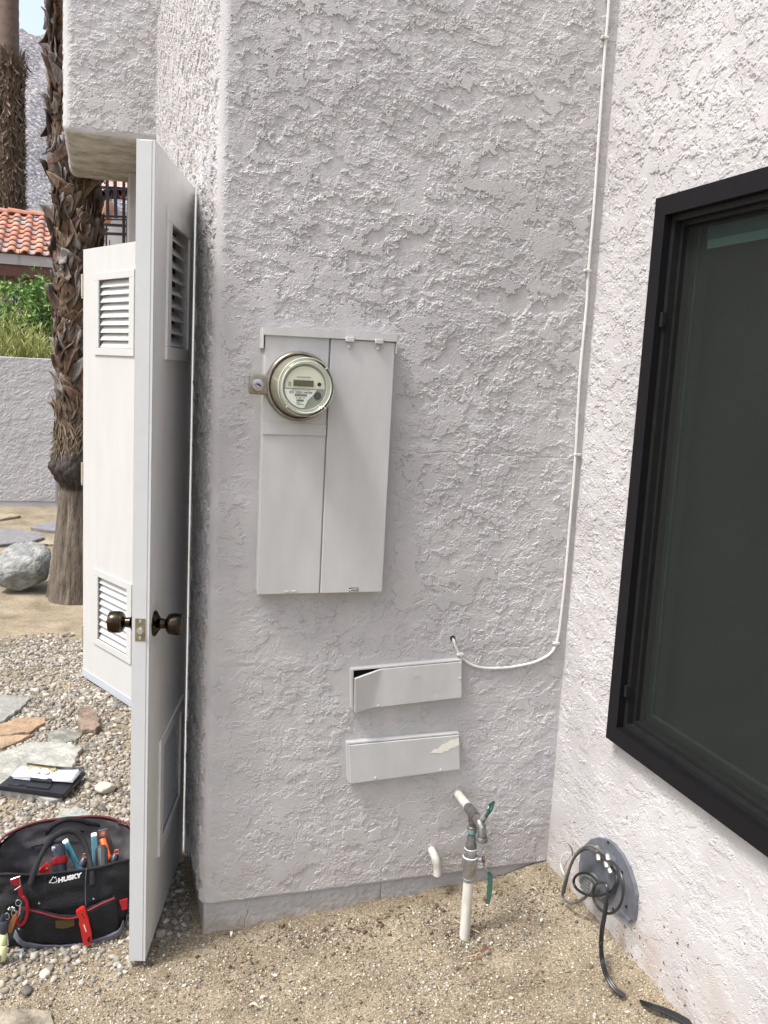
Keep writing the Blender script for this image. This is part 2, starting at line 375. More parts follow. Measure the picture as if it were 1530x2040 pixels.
# room behind the window
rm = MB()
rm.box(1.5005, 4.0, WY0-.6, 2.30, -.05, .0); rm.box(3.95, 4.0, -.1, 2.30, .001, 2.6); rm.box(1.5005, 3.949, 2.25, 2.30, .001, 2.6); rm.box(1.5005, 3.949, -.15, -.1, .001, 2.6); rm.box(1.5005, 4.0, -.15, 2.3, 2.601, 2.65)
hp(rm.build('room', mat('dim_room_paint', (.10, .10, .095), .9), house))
# ---- soffit box that juts out on the left
SX0, SY0, SY1, SZ = -.165, 4.84, 5.98, 2.628
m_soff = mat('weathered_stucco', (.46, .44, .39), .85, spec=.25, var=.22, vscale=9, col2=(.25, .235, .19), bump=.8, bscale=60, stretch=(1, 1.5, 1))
rr = .045
hp(patch('soffit', (SX0, SY0, SZ), (1, 0, 0), (0, 0, 1), (0, -1, 0), XW-SX0+.01, 1.4, .005, lambda u, v: stucco(u+2, v+9, 23, 1.5), house, m_stucco, r=(rr, 0, rr, 0)))
hp(patch('soffit', (SX0, SY0, SZ), (0, 1, 0), (0, 0, 1), (-1, 0, 0), SY1-SY0, 1.4, .010, lambda u, v: stucco(u+4, v+2, 27, 1.5), house, m_stucco, r=(rr, rr, rr, 0)))
hp(patch('soffit', (SX0, SY0, SZ), (1, 0, 0), (0, 1, 0), (0, 0, -1), XW-SX0+.01, SY1-SY0, .006, lambda u, v: stucco(u*.4+4, v+2, 33, 1.3), house, m_soff, r=(rr, 0, rr, rr)))
po = MB(); po.box(.165, .30, 5.62, 5.97, -.1, 2.64, bev=.01)
hp(po.build('pier', m_stucco, house))

# ------------------------------------------------------------------ window
win = link(bpy.data.objects.new('window', None), house); win.empty_display_size = .05; hp(win)
def wbar(mb, y0, y1, z0, z1, x0, x1, wd, bev=.0015):
    """mitred rectangular frame facing -X"""
    O = [(y0, z0), (y1, z0), (y1, z1), (y0, z1)]; I = [(y0+wd, z0+wd), (y1-wd, z0+wd), (y1-wd, z1-wd), (y0+wd, z1-wd)]
    for k in range(4):
        a, b_, c, d = O[k], O[(k+1) % 4], I[(k+1) % 4], I[k]
        g = .0004
        mb.prism([(x1, *a), (x1, *b_), (x1, *c), (x1, *d)], (x0-x1, 0, 0))
def world_child(o, par): o.parent = par; return o
f1 = MB(); wbar(f1, WY0, WY1, WZ0, WZ1, 1.292, 1.345, .045)
f1.build('frame', m_black, win)
f2 = MB(); wbar(f2, WY0+.0455, WY1-.0455, WZ0+.0455, WZ1-.0455, 1.312, 1.36, .014)
wbar(f2, WY0+.060, WY1-.060, WZ0+.060, WZ1-.060, 1.330, 1.362, .010)
f2.box(1.300, 1.312, WY1-.062, WY1-.0515, 1.70, 1.735, bev=.001); f2.box(1.300, 1.312, WY1-.062, WY1-.0515, .76, .79, bev=.001)
f2.build('sash', mat('charcoal_sash', (.014, .014, .014), .45, spec=.3, var=.3, vscale=40), win)
def glass_mat(name, tint, ior=1.5, gl=.02):
    m = bpy.data.materials.new(name); m.use_nodes = True; n = m.node_tree.nodes; l = m.node_tree.links; n.remove(n['Principled BSDF'])
    o = n['Material Output']; tr = n.new('ShaderNodeBsdfTransparent'); tr.inputs[0].default_value = (*tint, 1)
    g = n.new('ShaderNodeBsdfGlossy'); g.inputs['Roughness'].default_value = gl; fr = n.new('ShaderNodeFresnel')
    ge = n.new('ShaderNodeNewGeometry'); mr = n.new('ShaderNodeMapRange'); mr.inputs['To Min'].default_value = ior; mr.inputs['To Max'].default_value = 1/ior; l.new(ge.outputs['Backfacing'], mr.inputs['Value']); l.new(mr.outputs[0], fr.inputs[0])
    mx = n.new('ShaderNodeMixShader'); l.new(fr.outputs[0], mx.inputs[0]); l.new(tr.outputs[0], mx.inputs[1]); l.new(g.outputs[0], mx.inputs[2]); l.new(mx.outputs[0], o.inputs[0])
    return m
g = MB(); g.box(1.350, 1.354, WY0+.0705, WY1-.0705, WZ0+.0705, WZ1-.0705)
g.build('pane', glass_mat('window_glass', (.80, .88, .85), 1.45, .02), win)
def mesh_mat(name, col, open_):
    m = bpy.data.materials.new(name); m.use_nodes = True; n = m.node_tree.nodes; l = m.node_tree.links; b = n['Principled BSDF']; o = n['Material Output']
    b.inputs['Base Color'].default_value = (*col, 1); b.inputs['Roughness'].default_value = .6; b.inputs['Specular IOR Level'].default_value = .15
    tr = n.new('ShaderNodeBsdfTransparent'); mx = n.new('ShaderNodeMixShader'); mx.inputs[0].default_value = 1-open_
    no = n.new('ShaderNodeTexNoise'); no.inputs['Scale'].default_value = 3; no.inputs['Detail'].default_value = 5; tc = n.new('ShaderNodeTexCoord'); l.new(tc.outputs['Object'], no.inputs['Vector'])
    mr = n.new('ShaderNodeMapRange'); mr.inputs['To Min'].default_value = 1-open_-.08; mr.inputs['To Max'].default_value = 1-open_+.08; l.new(no.outputs[0], mr.inputs['Value']); l.new(mr.outputs[0], mx.inputs[0])
    l.new(tr.outputs[0], mx.inputs[1]); l.new(b.outputs[0], mx.inputs[2]); l.new(mx.outputs[0], o.inputs[0]); return m
scr = MB(); scr.box(1.3420, 1.3424, WY0+.0705, WY1-.0705, WZ0+.0705, WZ1-.0705)
scr.build('insect_screen', mesh_mat('fibreglass_screen', (.026, .029, .026), .62), win)
sh = MB(); sh.box(1.430, 1.433, WY0+.0, WY1-.045, WZ0+.001, WZ1-.05); sh.build('roller_shade', mat('dark_olive_shade', (.040, .048, .040), .8, var=.4, vscale=2.5), win)
bl = MB(); bl.box(1.3570, 1.3585, WY0+.08, WY1-.130, WZ1-.128, WZ1-.108); bl.box(1.3572, 1.3583, WY0+.08, WY1-.125, WZ1-.1075, WZ1-.078, mi=1); bl.build('teal_strips', [mat('teal_strip', (.50, .72, .72), .5), mat('teal_band', (.20, .28, .28), .6)], win)  # teal strips added behind the glass for the pale band across its top
il = MB(); wbar(il, WY0+.02, WY1-.090, WZ0+.090, WZ1-.06, 1.360, 1.368, .005); il.build('inner_trim', mat('inner_trim', (.16, .19, .17), .5), win)

# ------------------------------------------------------------------ doors
Z0D, Z1D = .017, 2.047
def make_door(F, Hn, flip, label, name='door', sweep=False, knobs=False, vents=()):
    """F: free-edge corner of the face we see, Hn: hinge corner of that face (world xy). Face normal nrm points to the viewer side."""
    F = Vector((*F, 0)); Hn = Vector((*Hn, 0)); u = (Hn-F).normalized(); W = (Hn-F).length
    nrm = Vector((u.y, -u.x, 0))*(1 if flip else -1)       # towards viewer
    root = link(bpy.data.objects.new(name, None), house); root.empty_display_size = .05; root.matrix_parent_inverse = house_inv
    tag(root, label)
    T = Matrix(((u.x, -nrm.x, 0, F.x), (u.y, -nrm.y, 0, F.y), (0, 0, 1, 0), (0, 0, 0, 1)))   # local: x along width, y into thickness, z up
    TH = .042; holes = [v for v in vents]
    mb = MB()
    # leaf split round the vent openings
    xs0, xs1 = min(h[0] for h in holes)+.022, max(h[1] for h in holes)-.022
    zs = [Z0D]
    for h in sorted(holes, key=lambda q: q[2]): zs += [h[2]+.022, h[3]-.022]
    zs.append(Z1D)
    mb.box(.0045, xs0, 0, TH, Z0D, Z1D, T=T); mb.box(xs1, W, 0, TH, Z0D, Z1D, T=T)
    for k in range(0, len(zs), 2): mb.box(xs0+.0002, xs1-.0002, .0001, TH-.0001, zs[k], zs[k+1], T=T)
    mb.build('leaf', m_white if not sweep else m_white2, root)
    eb = MB(); eb.box(0, .0045, .006, TH-.006, Z0D, Z1D-.002, bev=.0012, T=T); eb.box(.001, .0044, .0006, .0058, Z0D, Z1D, T=T); eb.box(.001, .0044, TH-.0058, TH-.0006, Z0D, Z1D, T=T)
    eb.box(-.0006, .004, -.0008, .0002, Z0D-.0, Z1D, T=T)
    eb.build('edge_strip', m_edge, root)
    for h in holes:
        x0, x1, z0, z1 = h; vb = MB(); fw = .032; fx = .046
        for (a, b_, c, d) in ((x0, x1, z0, z0+fw), (x0, x1, z1-fw, z1), (x0, x0+fx, z0+fw+.0002, z1-fw-.0002), (x1-fx, x1, z0+fw+.0002, z1-fw-.0002)):
            vb.box(a, b_, -.007, .0, c, d, bev=.0018, T=T); vb.box(a, b_, TH, TH+.007, c, d, bev=.0018, T=T)
        low = (z0 < 1.) and not sweep; nsl = max(5, int(round((z1-z0-2*fw)/(.031 if low else .033)))); p = (z1-z0-2*fw)/nsl
        for k in range(nsl):
            zc = z0+fw+(k+.5)*p
            Q = T @ Matrix.Translation((0, TH*.40 if not sweep else .012, zc)) @ Matrix.Rotation(R(46 if low else 50 if not sweep else 60), 4, 'X')
            vb.box(x0+fx-.006, x1-fx+.006, -(.0175 if low else .0180), (.0175 if low else .0180), -(.0032 if low else .0020), (.0032 if low else .0020), bev=.0008, T=Q, seg=1)
        vo_ = vb.build('louver_vent', m_white if not sweep else m_white2, root)
        if not sweep: sc2 = MB(); sc2.box(x0+.01, x1-.01, TH-.0045, TH-.003, z0+.01, z1-.01, T=T); sc2.build('vent_backing', mat('dark_vent_backing', (.12, .11, .10), .8), vo_)  # dark sheet added behind the slats to block light and darken the gaps
    if sweep:
        sw = MB(); sw.box(.0, W, -.004, .0, Z0D-.004, Z0D+.034, bev=.001, T=T); sw.build('door_sweep', mat('pale_metal_sweep', (.46, .49, .53), .35, metal=.2), root)
    m_hg = mat('pale_brass', (.55, .50, .36), .4, metal=.6)
    for zc in (Z1D-.16, Z0D+1.0, Z0D+.2):
        hg = MB()
        hg.tube([T @ Vector((W+.005, -.002 if sweep else TH+.002, zc-.05)), T @ Vector((W+.005, -.002 if sweep else TH+.002, zc+.05))], .006, 10)
        hg.box(W+.0003, W+.0025, .002, TH-.004, zc-.05, zc+.05, T=T)
        hg.lathe([(0, .003), (.004, .005), (.009, .003)], T @ Vector((W+.005, -.002 if sweep else TH+.002, zc-.06)), (0, 0, 1), 10)
        hg.build('hinge', m_hg, root)
    if knobs:
        zk = knobs; xk = .060
        for sgn, y0 in ((-1, 0.), (1, TH)):
            kb = MB(); O = T @ Vector((xk, y0, zk)); ax = (T.to_3x3() @ Vector((0, sgn, 0)))
            kb.lathe([(0, .0325), (.003, .0325), (.006, .030), (.012, .020), (.017, .0135), (.028, .0122), (.031, .015), (.033, .0215), (.037, .0255), (.042, .0270), (.055, .0280), (.066, .0268), (.069, .0250), (.0705, .0205), (.0705, 0.0005)], O, ax, 40, ref=(0, 0, 1))
            if sgn == 1: kb.lathe([(.0705, .004), (.077, .0035), (.077, .0003)], O, ax, 12)
            kb.build('knob', m_brass, root)
        lp = MB(); lp.box(-.0012, .0, TH/2-.0125, TH/2+.0125, zk-.0285, zk+.0285, bev=.0006, T=T)
        lpo = lp.build('latch_plate', mat('worn_brass_plate', (.36, .31, .22), .38, metal=.85, var=.35, vscale=80), root)
        sb = MB()
        for dz in (-.021, .021): sb.lathe([(0, .0042), (.0012, .0036), (.0014, .0005)], T @ Vector((-.0012, TH/2, zk+dz)), T.to_3x3() @ Vector((-1, 0, 0)), 12)
        sb.lathe([(0, .0085), (.0006, .0085), (.0006, .0005)], T @ Vector((-.0012, TH/2, zk-.002)), T.to_3x3() @ Vector((-1, 0, 0)), 20)
        O = T @ Vector((-.0018, TH/2, zk-.002)); sb.box(-.010, -.0012, TH/2-.006, TH/2+.0015, zk-.009, zk+.005, bev=.001, T=T)
        sb.build('latch_bolt', mat('bright_latch', (.62, .66, .70), .2, metal=.95), lpo)
    return root
# near door: faces the meter wall
doorR = make_door((.120, 2.189), (.261, 2.715), True, 'near open door seen edge-on with brass knobs and louvers', knobs=.905,
                  vents=((.142, .488, 1.560, 1.926), (.138, .484, .228, .560)))
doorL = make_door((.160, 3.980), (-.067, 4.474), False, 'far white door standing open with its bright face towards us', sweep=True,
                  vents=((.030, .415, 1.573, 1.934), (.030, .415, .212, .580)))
# pale strip added in place of the light showing through the hinge gap
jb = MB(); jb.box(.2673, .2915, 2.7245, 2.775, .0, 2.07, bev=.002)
hp(jb.build('gap_strip', mat('gap_light_paint', (.42, .42, .41), .6), house))

# ------------------------------------------------------------------ electrical panel
ep = empty('meter_cabinet', (.56, YA, .975), label='flush grey painted meter panel with a round glass electric meter', cat='electrical panel')
ep_inv = Matrix.Translation((-.56, -YA, -.975))
ep.scale = (.98, 1, 1)
def pin(o, inv=None): o.matrix_parent_inverse = inv or ep_inv; return o
YF = 2.240
b1 = MB(); b1.box(.390, .733, YF+.008, YA+.006, .978, 1.640, bev=.0015); pin(b1.build('cabinet', m_panel, ep))
b1 = MB(); b1.prism([(.384, YF-.008, 1.651), (.384, YF-.008, 1.633), (.735, YF-.008, 1.636), (.735, YF-.008, 1.654)], (0, .045, 0)); b1.box(.382, .3845, YF-.006, YA, 1.600, 1.650); b1.box(.7345, .7375, YF-.006, YA, 1.606, 1.652)
pin(b1.build('top_flange', m_panel, ep))
b1 = MB(); b1.box(.389, .5545, YF-.001, YF+.0079, 1.3925, 1.6350, bev=.0012); b1.box(.387, .5555, YF-.003, YF-.0012, 1.388, 1.4175, bev=.0006)
c1 = pin(b1.build('upper_cover', m_panel, ep))
b1 = MB(); b1.box(.389, .5555, YF+.001, YF+.0079, .974, 1.3915, bev=.0012)
for xx in (.468, .486): b1.box(xx-.006, xx+.006, YF-.003, YF+.001, .978, .983, bev=.001)
pin(b1.build('lower_cover', m_panel, ep))
b1 = MB(); b1.box(.5595, .7325, YF-.002, YF+.0079, .974, 1.6335, bev=.0015)
rc = pin(b1.build('breaker_door', m_panel, ep))
for xx in (.608, .687):
    lt_ = MB(); lt_.box(xx-.0115, xx+.0115, YF-.012, YF-.0035, 1.628, 1.641, bev=.0025); lt_.box(xx-.0115, xx+.0115, YF-.0090, YF-.0082, 1.6415, 1.6445)
    lt_.lathe([(0, .0058), (.003, .0052), (.005, .003), (.0052, .0003)], (xx, YF-.002, 1.6165), (0, -1, 0), 14); lt_.box(xx-.012, xx+.012, YF-.0032, YF-.0021, 1.6175, 1.6187)
    lt_.tube([(xx-.004, YF-.006, 1.6215), (xx, YF-.007, 1.6235), (xx+.004, YF-.006, 1.6215)], .0015, 6)
    lt_.build('latch', m_panel, rc)
lt_ = MB(); lt_.tube([(.640, YF-.003, .981), (.643, YF-.006, .984), (.660, YF-.006, .9845), (.663, YF-.003, .982), (.660, YF-.005, .979), (.643, YF-.005, .9785), (.640, YF-.003, .981)], .0014, 6)
lt_.box(.639, .664, YF-.0026, YF-.0021, .9765, .987, mi=1); lt_.build('pull_ring', [m_panel, m_dark], rc)
# meter
MX, MZ = .4785, 1.511
mt = link(bpy.data.objects.new('electric_meter', None), ep); pin(mt)
A = (0, -1, 0)
b1 = MB(); y0 = YF-.001
b1.lathe([(0, .0875), (.004, .0875), (.010, .0865), (.018, .0860), (.021, .0835), (.021, .0800), (.014, .0785), (.002, .0780)], (MX, y0, MZ), A, 64)
b1.build('lock_ring', m_tarn, mt)
b1 = MB(); b1.box(MX-.130, MX-.078, y0-.020, y0-.002, MZ-.025, MZ+.025, bev=.009, seg=3); b1.build('ring_clasp', m_tarn, mt)
b1 = MB(); b1.lathe([(0, .0150), (.003, .0145), (.004, .010), (.004, .0065), (.013, .0062), (.013, .0004)], (MX-.108, y0-.020, MZ-.001), A, 20)
b1.box(MX-.118, MX-.099, y0-.033, y0-.029, MZ-.0035, MZ+.0025, bev=.001, T=Matrix.Translation((MX-.108, 0, MZ)) @ Matrix.Rotation(R(30), 4, 'Y') @ Matrix.Translation((-(MX-.108), 0, -MZ)))
b1.build('seal_screw', m_zinc, mt)
b1 = MB(); b1.lathe([(.010, .0770), (.030, .0745), (.055, .0700), (.074, .0660), (.078, .0655)], (MX, y0, MZ), A, 64); b1.build('meter_body', mat('olive_inner_can', (.36, .34, .26), .35, metal=.45, var=.25, vscale=20), mt)
b1 = MB(); b1.lathe([(.078, .0654), (.078, .0560), (.074, .0550)], (MX, y0, MZ), A, 64); b1.build('face_rim', mat('pale_green_plastic', (.50, .51, .44), .45), mt)
yf = y0-.0742
b1 = MB()
def disc(mb, r, a0, a1, y, mi=0, th=.0006, n_=40, cx=MX, cz=MZ, chord=True):
    pts = [(cx+r*math.cos(a0+(a1-a0)*k/n_), y, cz+r*math.sin(a0+(a1-a0)*k/n_)) for k in range(n_+1)]
    mb.prism(pts, (0, -th, 0), mi)
b1.lathe([(0, .0565), (.0003, .0002)], (MX, yf, MZ), A, 48, mi=0)
disc(b1, .050, R(-4), R(184), yf-.0006, 1)
pts = [(MX-.0505, yf-.0014, MZ-.006), (MX+.030, yf-.0014, MZ-.006), (MX+.0225, yf-.0014, MZ-.018), (MX+.008, yf-.0014, MZ-.032), (MX+.0, yf-.0014, MZ-.050)]+[(MX+.052*math.cos(a), yf-.0014, MZ+.052*math.sin(a)) for a in np.linspace(R(-100), R(-172), 8)]
b1.prism(pts, (0, -.0005, 0), 2)
b1.build('dial_face', [mat('meter_grey', (.30, .33, .30), .5), mat('meter_cream', (.72, .71, .60), .5), mat('meter_label', (.80, .82, .77), .5)], mt)
b1 = MB(); b1.box(MX-.030, MX+.021, yf-.0035, yf-.0013, MZ+.0015, MZ+.0165, bev=.0005); b1.build('display', mat('lcd_screen', (.085, .095, .055), .25), mt)
b1 = MB(); b1.lathe([(0, .0048), (.003, .0045), (.003, .0003)], (MX+.036, yf-.0013, MZ+.008), A, 20); b1.lathe([(0, .0098), (.002, .0095), (.002, .0003)], (MX+.033, yf-.0006, MZ-.0205), A, 24, mi=1)
b1.build('optical_port', [m_dark, mat('port_grey', (.045, .048, .055), .5)], mt)
m_ink = mat('dark_print', (.04, .04, .04), .6)
tz = yf-.0022
for body, sz, dx, dz, bd in (('SCE  222011-441078', .0068, -.010, -.0135, .0001), ('CLASS 200  240V  3W  TYPE 1S  60Hz', .0030, -.012, -.0078, 0), ('|||||||||||||||||||||', .0058, -.010, -.0195, .0002), ('21 001 171', .0052, -.010, -.0270, 0), ('||||||||||||||', .0050, -.011, -.0325, .0002), ('Made in', .0036, -.016, -.0385, 0), ('CENTRON', .0036, -.010, -.0425, 0)):
    text('lettering', body, sz, (MX+dx, tz, MZ+dz), (1, 0, 0), (0, 0, 1), m_ink, mt, .0003, bd)
text('lettering', 'ELECTRONIC METER', .0038, (MX-.004, yf-.0016, MZ+.0235), (1, 0, 0), (0, 0, 1), m_ink, mt, .0003)
b1 = MB(); b1.tube([(MX-.041, yf-.0015, MZ+.001), (MX-.041, yf-.0015, MZ+.009), (MX-.0385, yf-.0015, MZ+.011), (MX-.036, yf-.0015, MZ+.009), (MX-.036, yf-.0015, MZ+.001)], .0008, 6, smooth_path=0)
b1.build('test_mark', m_ink, mt)
b1 = MB(); b1.lathe([(.012, .0790), (.030, .0775), (.060, .0735), (.084, .0705), (.092, .0680), (.096, .0635), (.0965, .0600), (.094, .0575), (.094, .0002)], (MX, y0, MZ), A, 64)
b1.build('glass_cover', glass_mat('meter_glass', (.94, .95, .92), 1.5, .02), mt)
b1 = MB(); b1.lathe([(.0885, .0708), (.0905, .0716), (.0925, .0705)], (MX, y0, MZ), A, 64); b1.lathe([(.0945, .0635), (.0975, .0622), (.0945, .0608)], (MX, y0, MZ), A, 64)
for a in (45, 135, 225, 315):
    b1.box(-.0012, .0012, -.003, .002, .0640, .0705, T=Matrix.Translation((MX, y0-.0945, MZ)) @ Matrix.Rotation(R(a-90), 4, 'Y'))
b1.build('cover_rib', mat('clear_rib', (.55, .57, .50), .15, spec=.8), mt)

# ------------------------------------------------------------------ cable boxes on the wall
def quad_cover(name, label, TL, BL, TR, BR, bent, chip):
    TL, BL, TR, BR = (Vector((a[0], 0, a[1])) for a in (TL, BL, TR, BR))
    cx = (TL+BR)/2; root = empty(name, (cx.x, YA, cx.z), label=label, cat='cable box', group='shallow cable boxes low on the meter wall')
    inv = Matrix.Translation((-cx.x, -YA, -cx.z))
    at = lambda s, t, y: Vector(((TL*(1-s)*(1-t)+TR*s*(1-t)+BL*(1-s)*t+BR*s*t).x, y, (TL*(1-s)*(1-t)+TR*s*(1-t)+BL*(1-s)*t+BR*s*t).z))
    # back box: open tray
    mb = MB(); e = .010
    for (s0, s1, t0, t1) in ((-.012, 1.012, -.055, -.02), (-.012, 1.01, .985, 1.01), (-.016, .004, -.02, .985), (.996, 1.012, -.02, .985)):
        mb.prism([at(s0, t0, YA+.004), at(s1, t0, YA+.004), at(s1, t1, YA+.004), at(s0, t1, YA+.004)], (0, -.024, 0))
    mb.prism([at(0, 0, YA+.003), at(1, 0, YA+.003), at(1, 1, YA+.003), at(0, 1, YA+.003)], (0, -.006, 0), mi=1)
    pin(mb.build('box', [m_panel, m_dark], root), inv)
    # cover plate with folded rim
    ns, nt2 = 60, 16; mb = MB(); vs = []
    def yo(s, t):
        y = YA-.0265
        if bent:
            sc = .255-.085*t; k = max(0, (sc-s)/sc); y -= .020*k*(1-.35*t); y += .0
            y -= .0015*math.exp(-((s-.57)**2+(t-.25)**2)/.0012)-.0010*math.exp(-((s-.76)**2+(t-.8)**2)/.002)
        return y
    def P2(s, t):
        p = at(s, t, yo(s, t))
        if bent:
            sc = .255-.085*t; k = max(0, (sc-s)/sc); p.z -= .010*k*(1-t)+.003*k; 
        return p
    for i in range(ns+1):
        for j in range(nt2+1): vs.append(P2(i/ns, j/nt2))
    fs = [[i*(nt2+1)+j, (i+1)*(nt2+1)+j, (i+1)*(nt2+1)+j+1, i*(nt2+1)+j+1] for i in range(ns) for j in range(nt2)]
    mb.add(vs, fs, 0, smooth=True)
    rim = [(i, 0) for i in range(ns+1)]+[(ns, j) for j in range(1, nt2+1)]+[(i, nt2) for i in range(ns-1, -1, -1)]+[(0, j) for j in range(nt2-1, 0, -1)]
    top = [vs[i*(nt2+1)+j] for i, j in rim]; nn = len(top)
    low = [p+Vector((0, .010, 0)) for p in top]
    mb.add(top+low, [[k, (k+1) % nn, nn+(k+1) % nn, nn+k] for k in range(nn)], 0)
    for s_, t_ in ((.22, .965), (.985, .45)) if bent else ((.22, .93), (.82, .95)):
        p = P2(s_, t_); mb.lathe([(0, .0035), (.0025, .003), (.003, .0003)], p, A, 10, mi=0 if bent else 0)
    if chip:
        ch = [(857, 1500), (866, 1492), (872, 1493), (880, 1484), (890, 1480), (897, 1475), (906, 1473), (914, 1470), (915, 1484), (905, 1489), (897, 1491), (892, 1496), (884, 1497), (880, 1501), (868, 1500)]
        mb.prism([on(a, b_, 1, YA-.0268) for a, b_ in ch], (0, -.0003, 0), mi=1)
    c = pin(mb.build('cover', [m_panel, mat('cream_undercoat', (.76, .74, .64), .6, var=.08, vscale=90)], root), inv)
    return root
quad_cover('cable_box', 'upper cable box with its grey cover bent and gaping at the left', (.665, .747), (.671, .639), (.981, .759), (.988, .655), True, False)
quad_cover('cable_box', 'lower cable box whose grey cover has a chipped cream patch', (.663, .535), (.673, .424), (.988, .540), (.998, .438), False, True)

# ------------------------------------------------------------------ wire down the corner
YW = YA-.0055
pts = [on(a, b_, 1, YW) for a, b_ in ((1217, -160), (1213, 0), (1206, 90), (1198, 199), (1184, 400), (1173, 530), (1168, 612), (1155, 753), (1146, 912), (1139, 1000), (1125, 1160), (1117, 1232), (1111, 1272), (1099, 1299), (1070, 1317), (1030, 1327), (995, 1331), (960, 1330), (935, 1322), (917, 1306), (908, 1288))]+[on(903, 1274, 1, YA-.002), on(902, 1271, 1, YA+.02)]
wr = empty('wall_cable', (1.29, YA, 1.), label='thin painted cable running down the corner and looping back into the meter wall', cat='cable'); wi = Matrix.Translation((-1.29, -YA, -1.))
pin(MB().tube(pts, .0042, 8, smooth_path=4).build('cable', m_cable_w, wr), wi)
for a, b_ in ((1170, 539), (1150, 905), (1108, 1281), (917, 1303), (1205, 75)):
    p = on(a, b_, 1, YW); cl = MB(); cl.box(p.x-.010, p.x+.008, YA-.013, YA, p.z-.0035, p.z+.0035, bev=.001); cl.lathe([(0, .003), (.003, .002)], (p.x-.009, YA-.012, p.z), A, 8, cap1=True)
    pin(cl.build('clip', m_cable_w, wr), wi)
p = on(902, 1272, 1, YA-.003); pin(MB().lathe([(0, .0085), (.002, .0075), (.002, .0045)], (p.x, YA-.002, p.z), A, 14).build('hole_collar', m_dark, wr), wi)

# ------------------------------------------------------------------ water riser with hose tap
m_cu = mat('oxidised_copper', (.13, .075, .055), .5, metal=.5, var=.5, vscale=55, col2=(.13, .17, .17))
m_green = mat('green_enamel', (.008, .06, .045), .3, var=.3, vscale=40)
YP = 2.075
wrz = empty('water_riser', on(925, 1868, 1, YP), label='white and copper water pipe standing in the sand with a green lever and hose tap', cat='pipe')
wz = Matrix.Translation(-wrz.location)
L_ = lambda a, b_, y=YP: on(a, b_, 1, y)
zx = lambda a, b_, z=None, y=YP: on(a, b_, 1, y)
base = L_(925, 1872); px_, py_ = base.x, YP
def zz(b_): return on(935, b_, 1, YP).z
b1 = MB(); b1.lathe([(zz(1890)-.05, .0148), (zz(1872), .0148), (zz(1800), .0142), (zz(1752), .0140)], (px_, py_, 0), (0, 0, 1), 24); pin(b1.build('lower_pipe', m_pvc, wrz), wz)
b1 = MB(); b1.lathe([(zz(1755), .0145), (zz(1750), .0160), (zz(1747), .0160), (zz(1746), .0185), (zz(1728), .0180), (zz(1726), .0200), (zz(1712), .0215), (zz(1706), .0205), (zz(1705), .0165), (zz(1694), .0165), (zz(1692), .0158)], (px_, py_, 0), (0, 0, 1), 10); pin(b1.build('union', m_zinc, wrz), wz)
b1 = MB()
m_res = mat('white_residue', (.62, .68, .68), .6, var=.3, vscale=80)
for zc, r_ in ((1748, .0168), (1706, .0212), (1690, .0172)): pin(MB().lathe([(-.0022, r_-.002), (0, r_), (.0022, r_-.002)], (px_, py_, zz(zc)), (0, 0, 1), 20).build('solder_ring', m_res, wrz), wz)
b1 = MB(); b1.lathe([(zz(1692), .0158), (zz(1682), .0155), (zz(1678), .0125), (zz(1668), .0122), (zz(1666), .0105), (zz(1660), .0105), (zz(1659), .0128), (zz(1648), .0128), (zz(1646), .0098), (zz(1626), .0098)], (px_, py_, 0), (0, 0, 1), 20); pin(b1.build('copper_pipe', m_cu, wrz), wz)
b1 = MB(); b1.lathe([(zz(1659), .0131), (zz(1650), .0131)], (px_, py_, 0), (0, 0, 1), 20); pin(b1.build('verdigris_band', mat('verdigris', (.16, .30, .30), .6, var=.6, vscale=90), wrz), wz)
tee = Vector((px_, py_, zz(1622))); wl = on(911, 1580, 1, YA)
dirp = (tee-wl).normalized()
b1 = MB(); b1.tube([wl-dirp*.01, tee-dirp*.055], .0125, 16); pin(b1.build('wall_pipe', m_pvc, wrz), wz)
b1 = MB(); b1.tube([tee-dirp*.062, tee-dirp*.055, tee-dirp*.02, tee+dirp*.02, tee+dirp*.035], [.0128, .0142, .0142, .0142, .0125], 16); b1.tube([tee, tee-Vector((0, 0, .025))], .0125, 16); pin(b1.build('tee_fitting', m_cu, wrz), wz)
b1 = MB(); t1 = tee+dirp*.035; t2 = tee+dirp*.085
b1.tube([t1, t1+dirp*.010, t1+dirp*.011, t1+dirp*.025, t2], [.010, .0105, .0135, .0135, .0125], 8)
b1.tube([t2-dirp*.008, t2+dirp*.008+Vector((.003, 0, -.012)), t2+dirp*.012+Vector((.005, 0, -.034))], [.0125, .0120, .0115], 14); e_ = t2+dirp*.012+Vector((.005, 0, -.034))
b1.lathe([(0, .0125), (.004, .0148), (.013, .0148), (.013, .0110), (.004, .0100)], e_, (0, 0, -1), 20)
bs = t2+Vector((.006, .004, .006)); st = bs+Vector((.014, .0, .024)); b1.tube([bs, bs+(st-bs)*.5, st], [.0090, .0085, .005], 8)
hb = pin(b1.build('hose_bib', mat('dull_brass', (.27, .27, .25), .42, metal=.75, var=.4, vscale=50), wrz), wz)
hdir = Vector((.80, -.38, -.46)).normalized(); b1 = MB(); side = hdir.cross(Vector((0, 1, 0))).normalized(); dn = hdir.cross(side)
c0 = st+Vector((.003, -.004, .006))
ringp = [c0+(side*math.cos(a)+dn*math.sin(a))*(.019*(1+.12*math.cos(5*a))) for a in np.linspace(0, 2*math.pi, 41)]
b1.tube(ringp, .0035, 8, caps=False)
for a in np.linspace(0, 2*math.pi, 6)[:-1]: b1.tube([c0, c0+(side*math.cos(a)+dn*math.sin(a))*.019], .0025, 6)
b1.build('handwheel', m_green, hb)
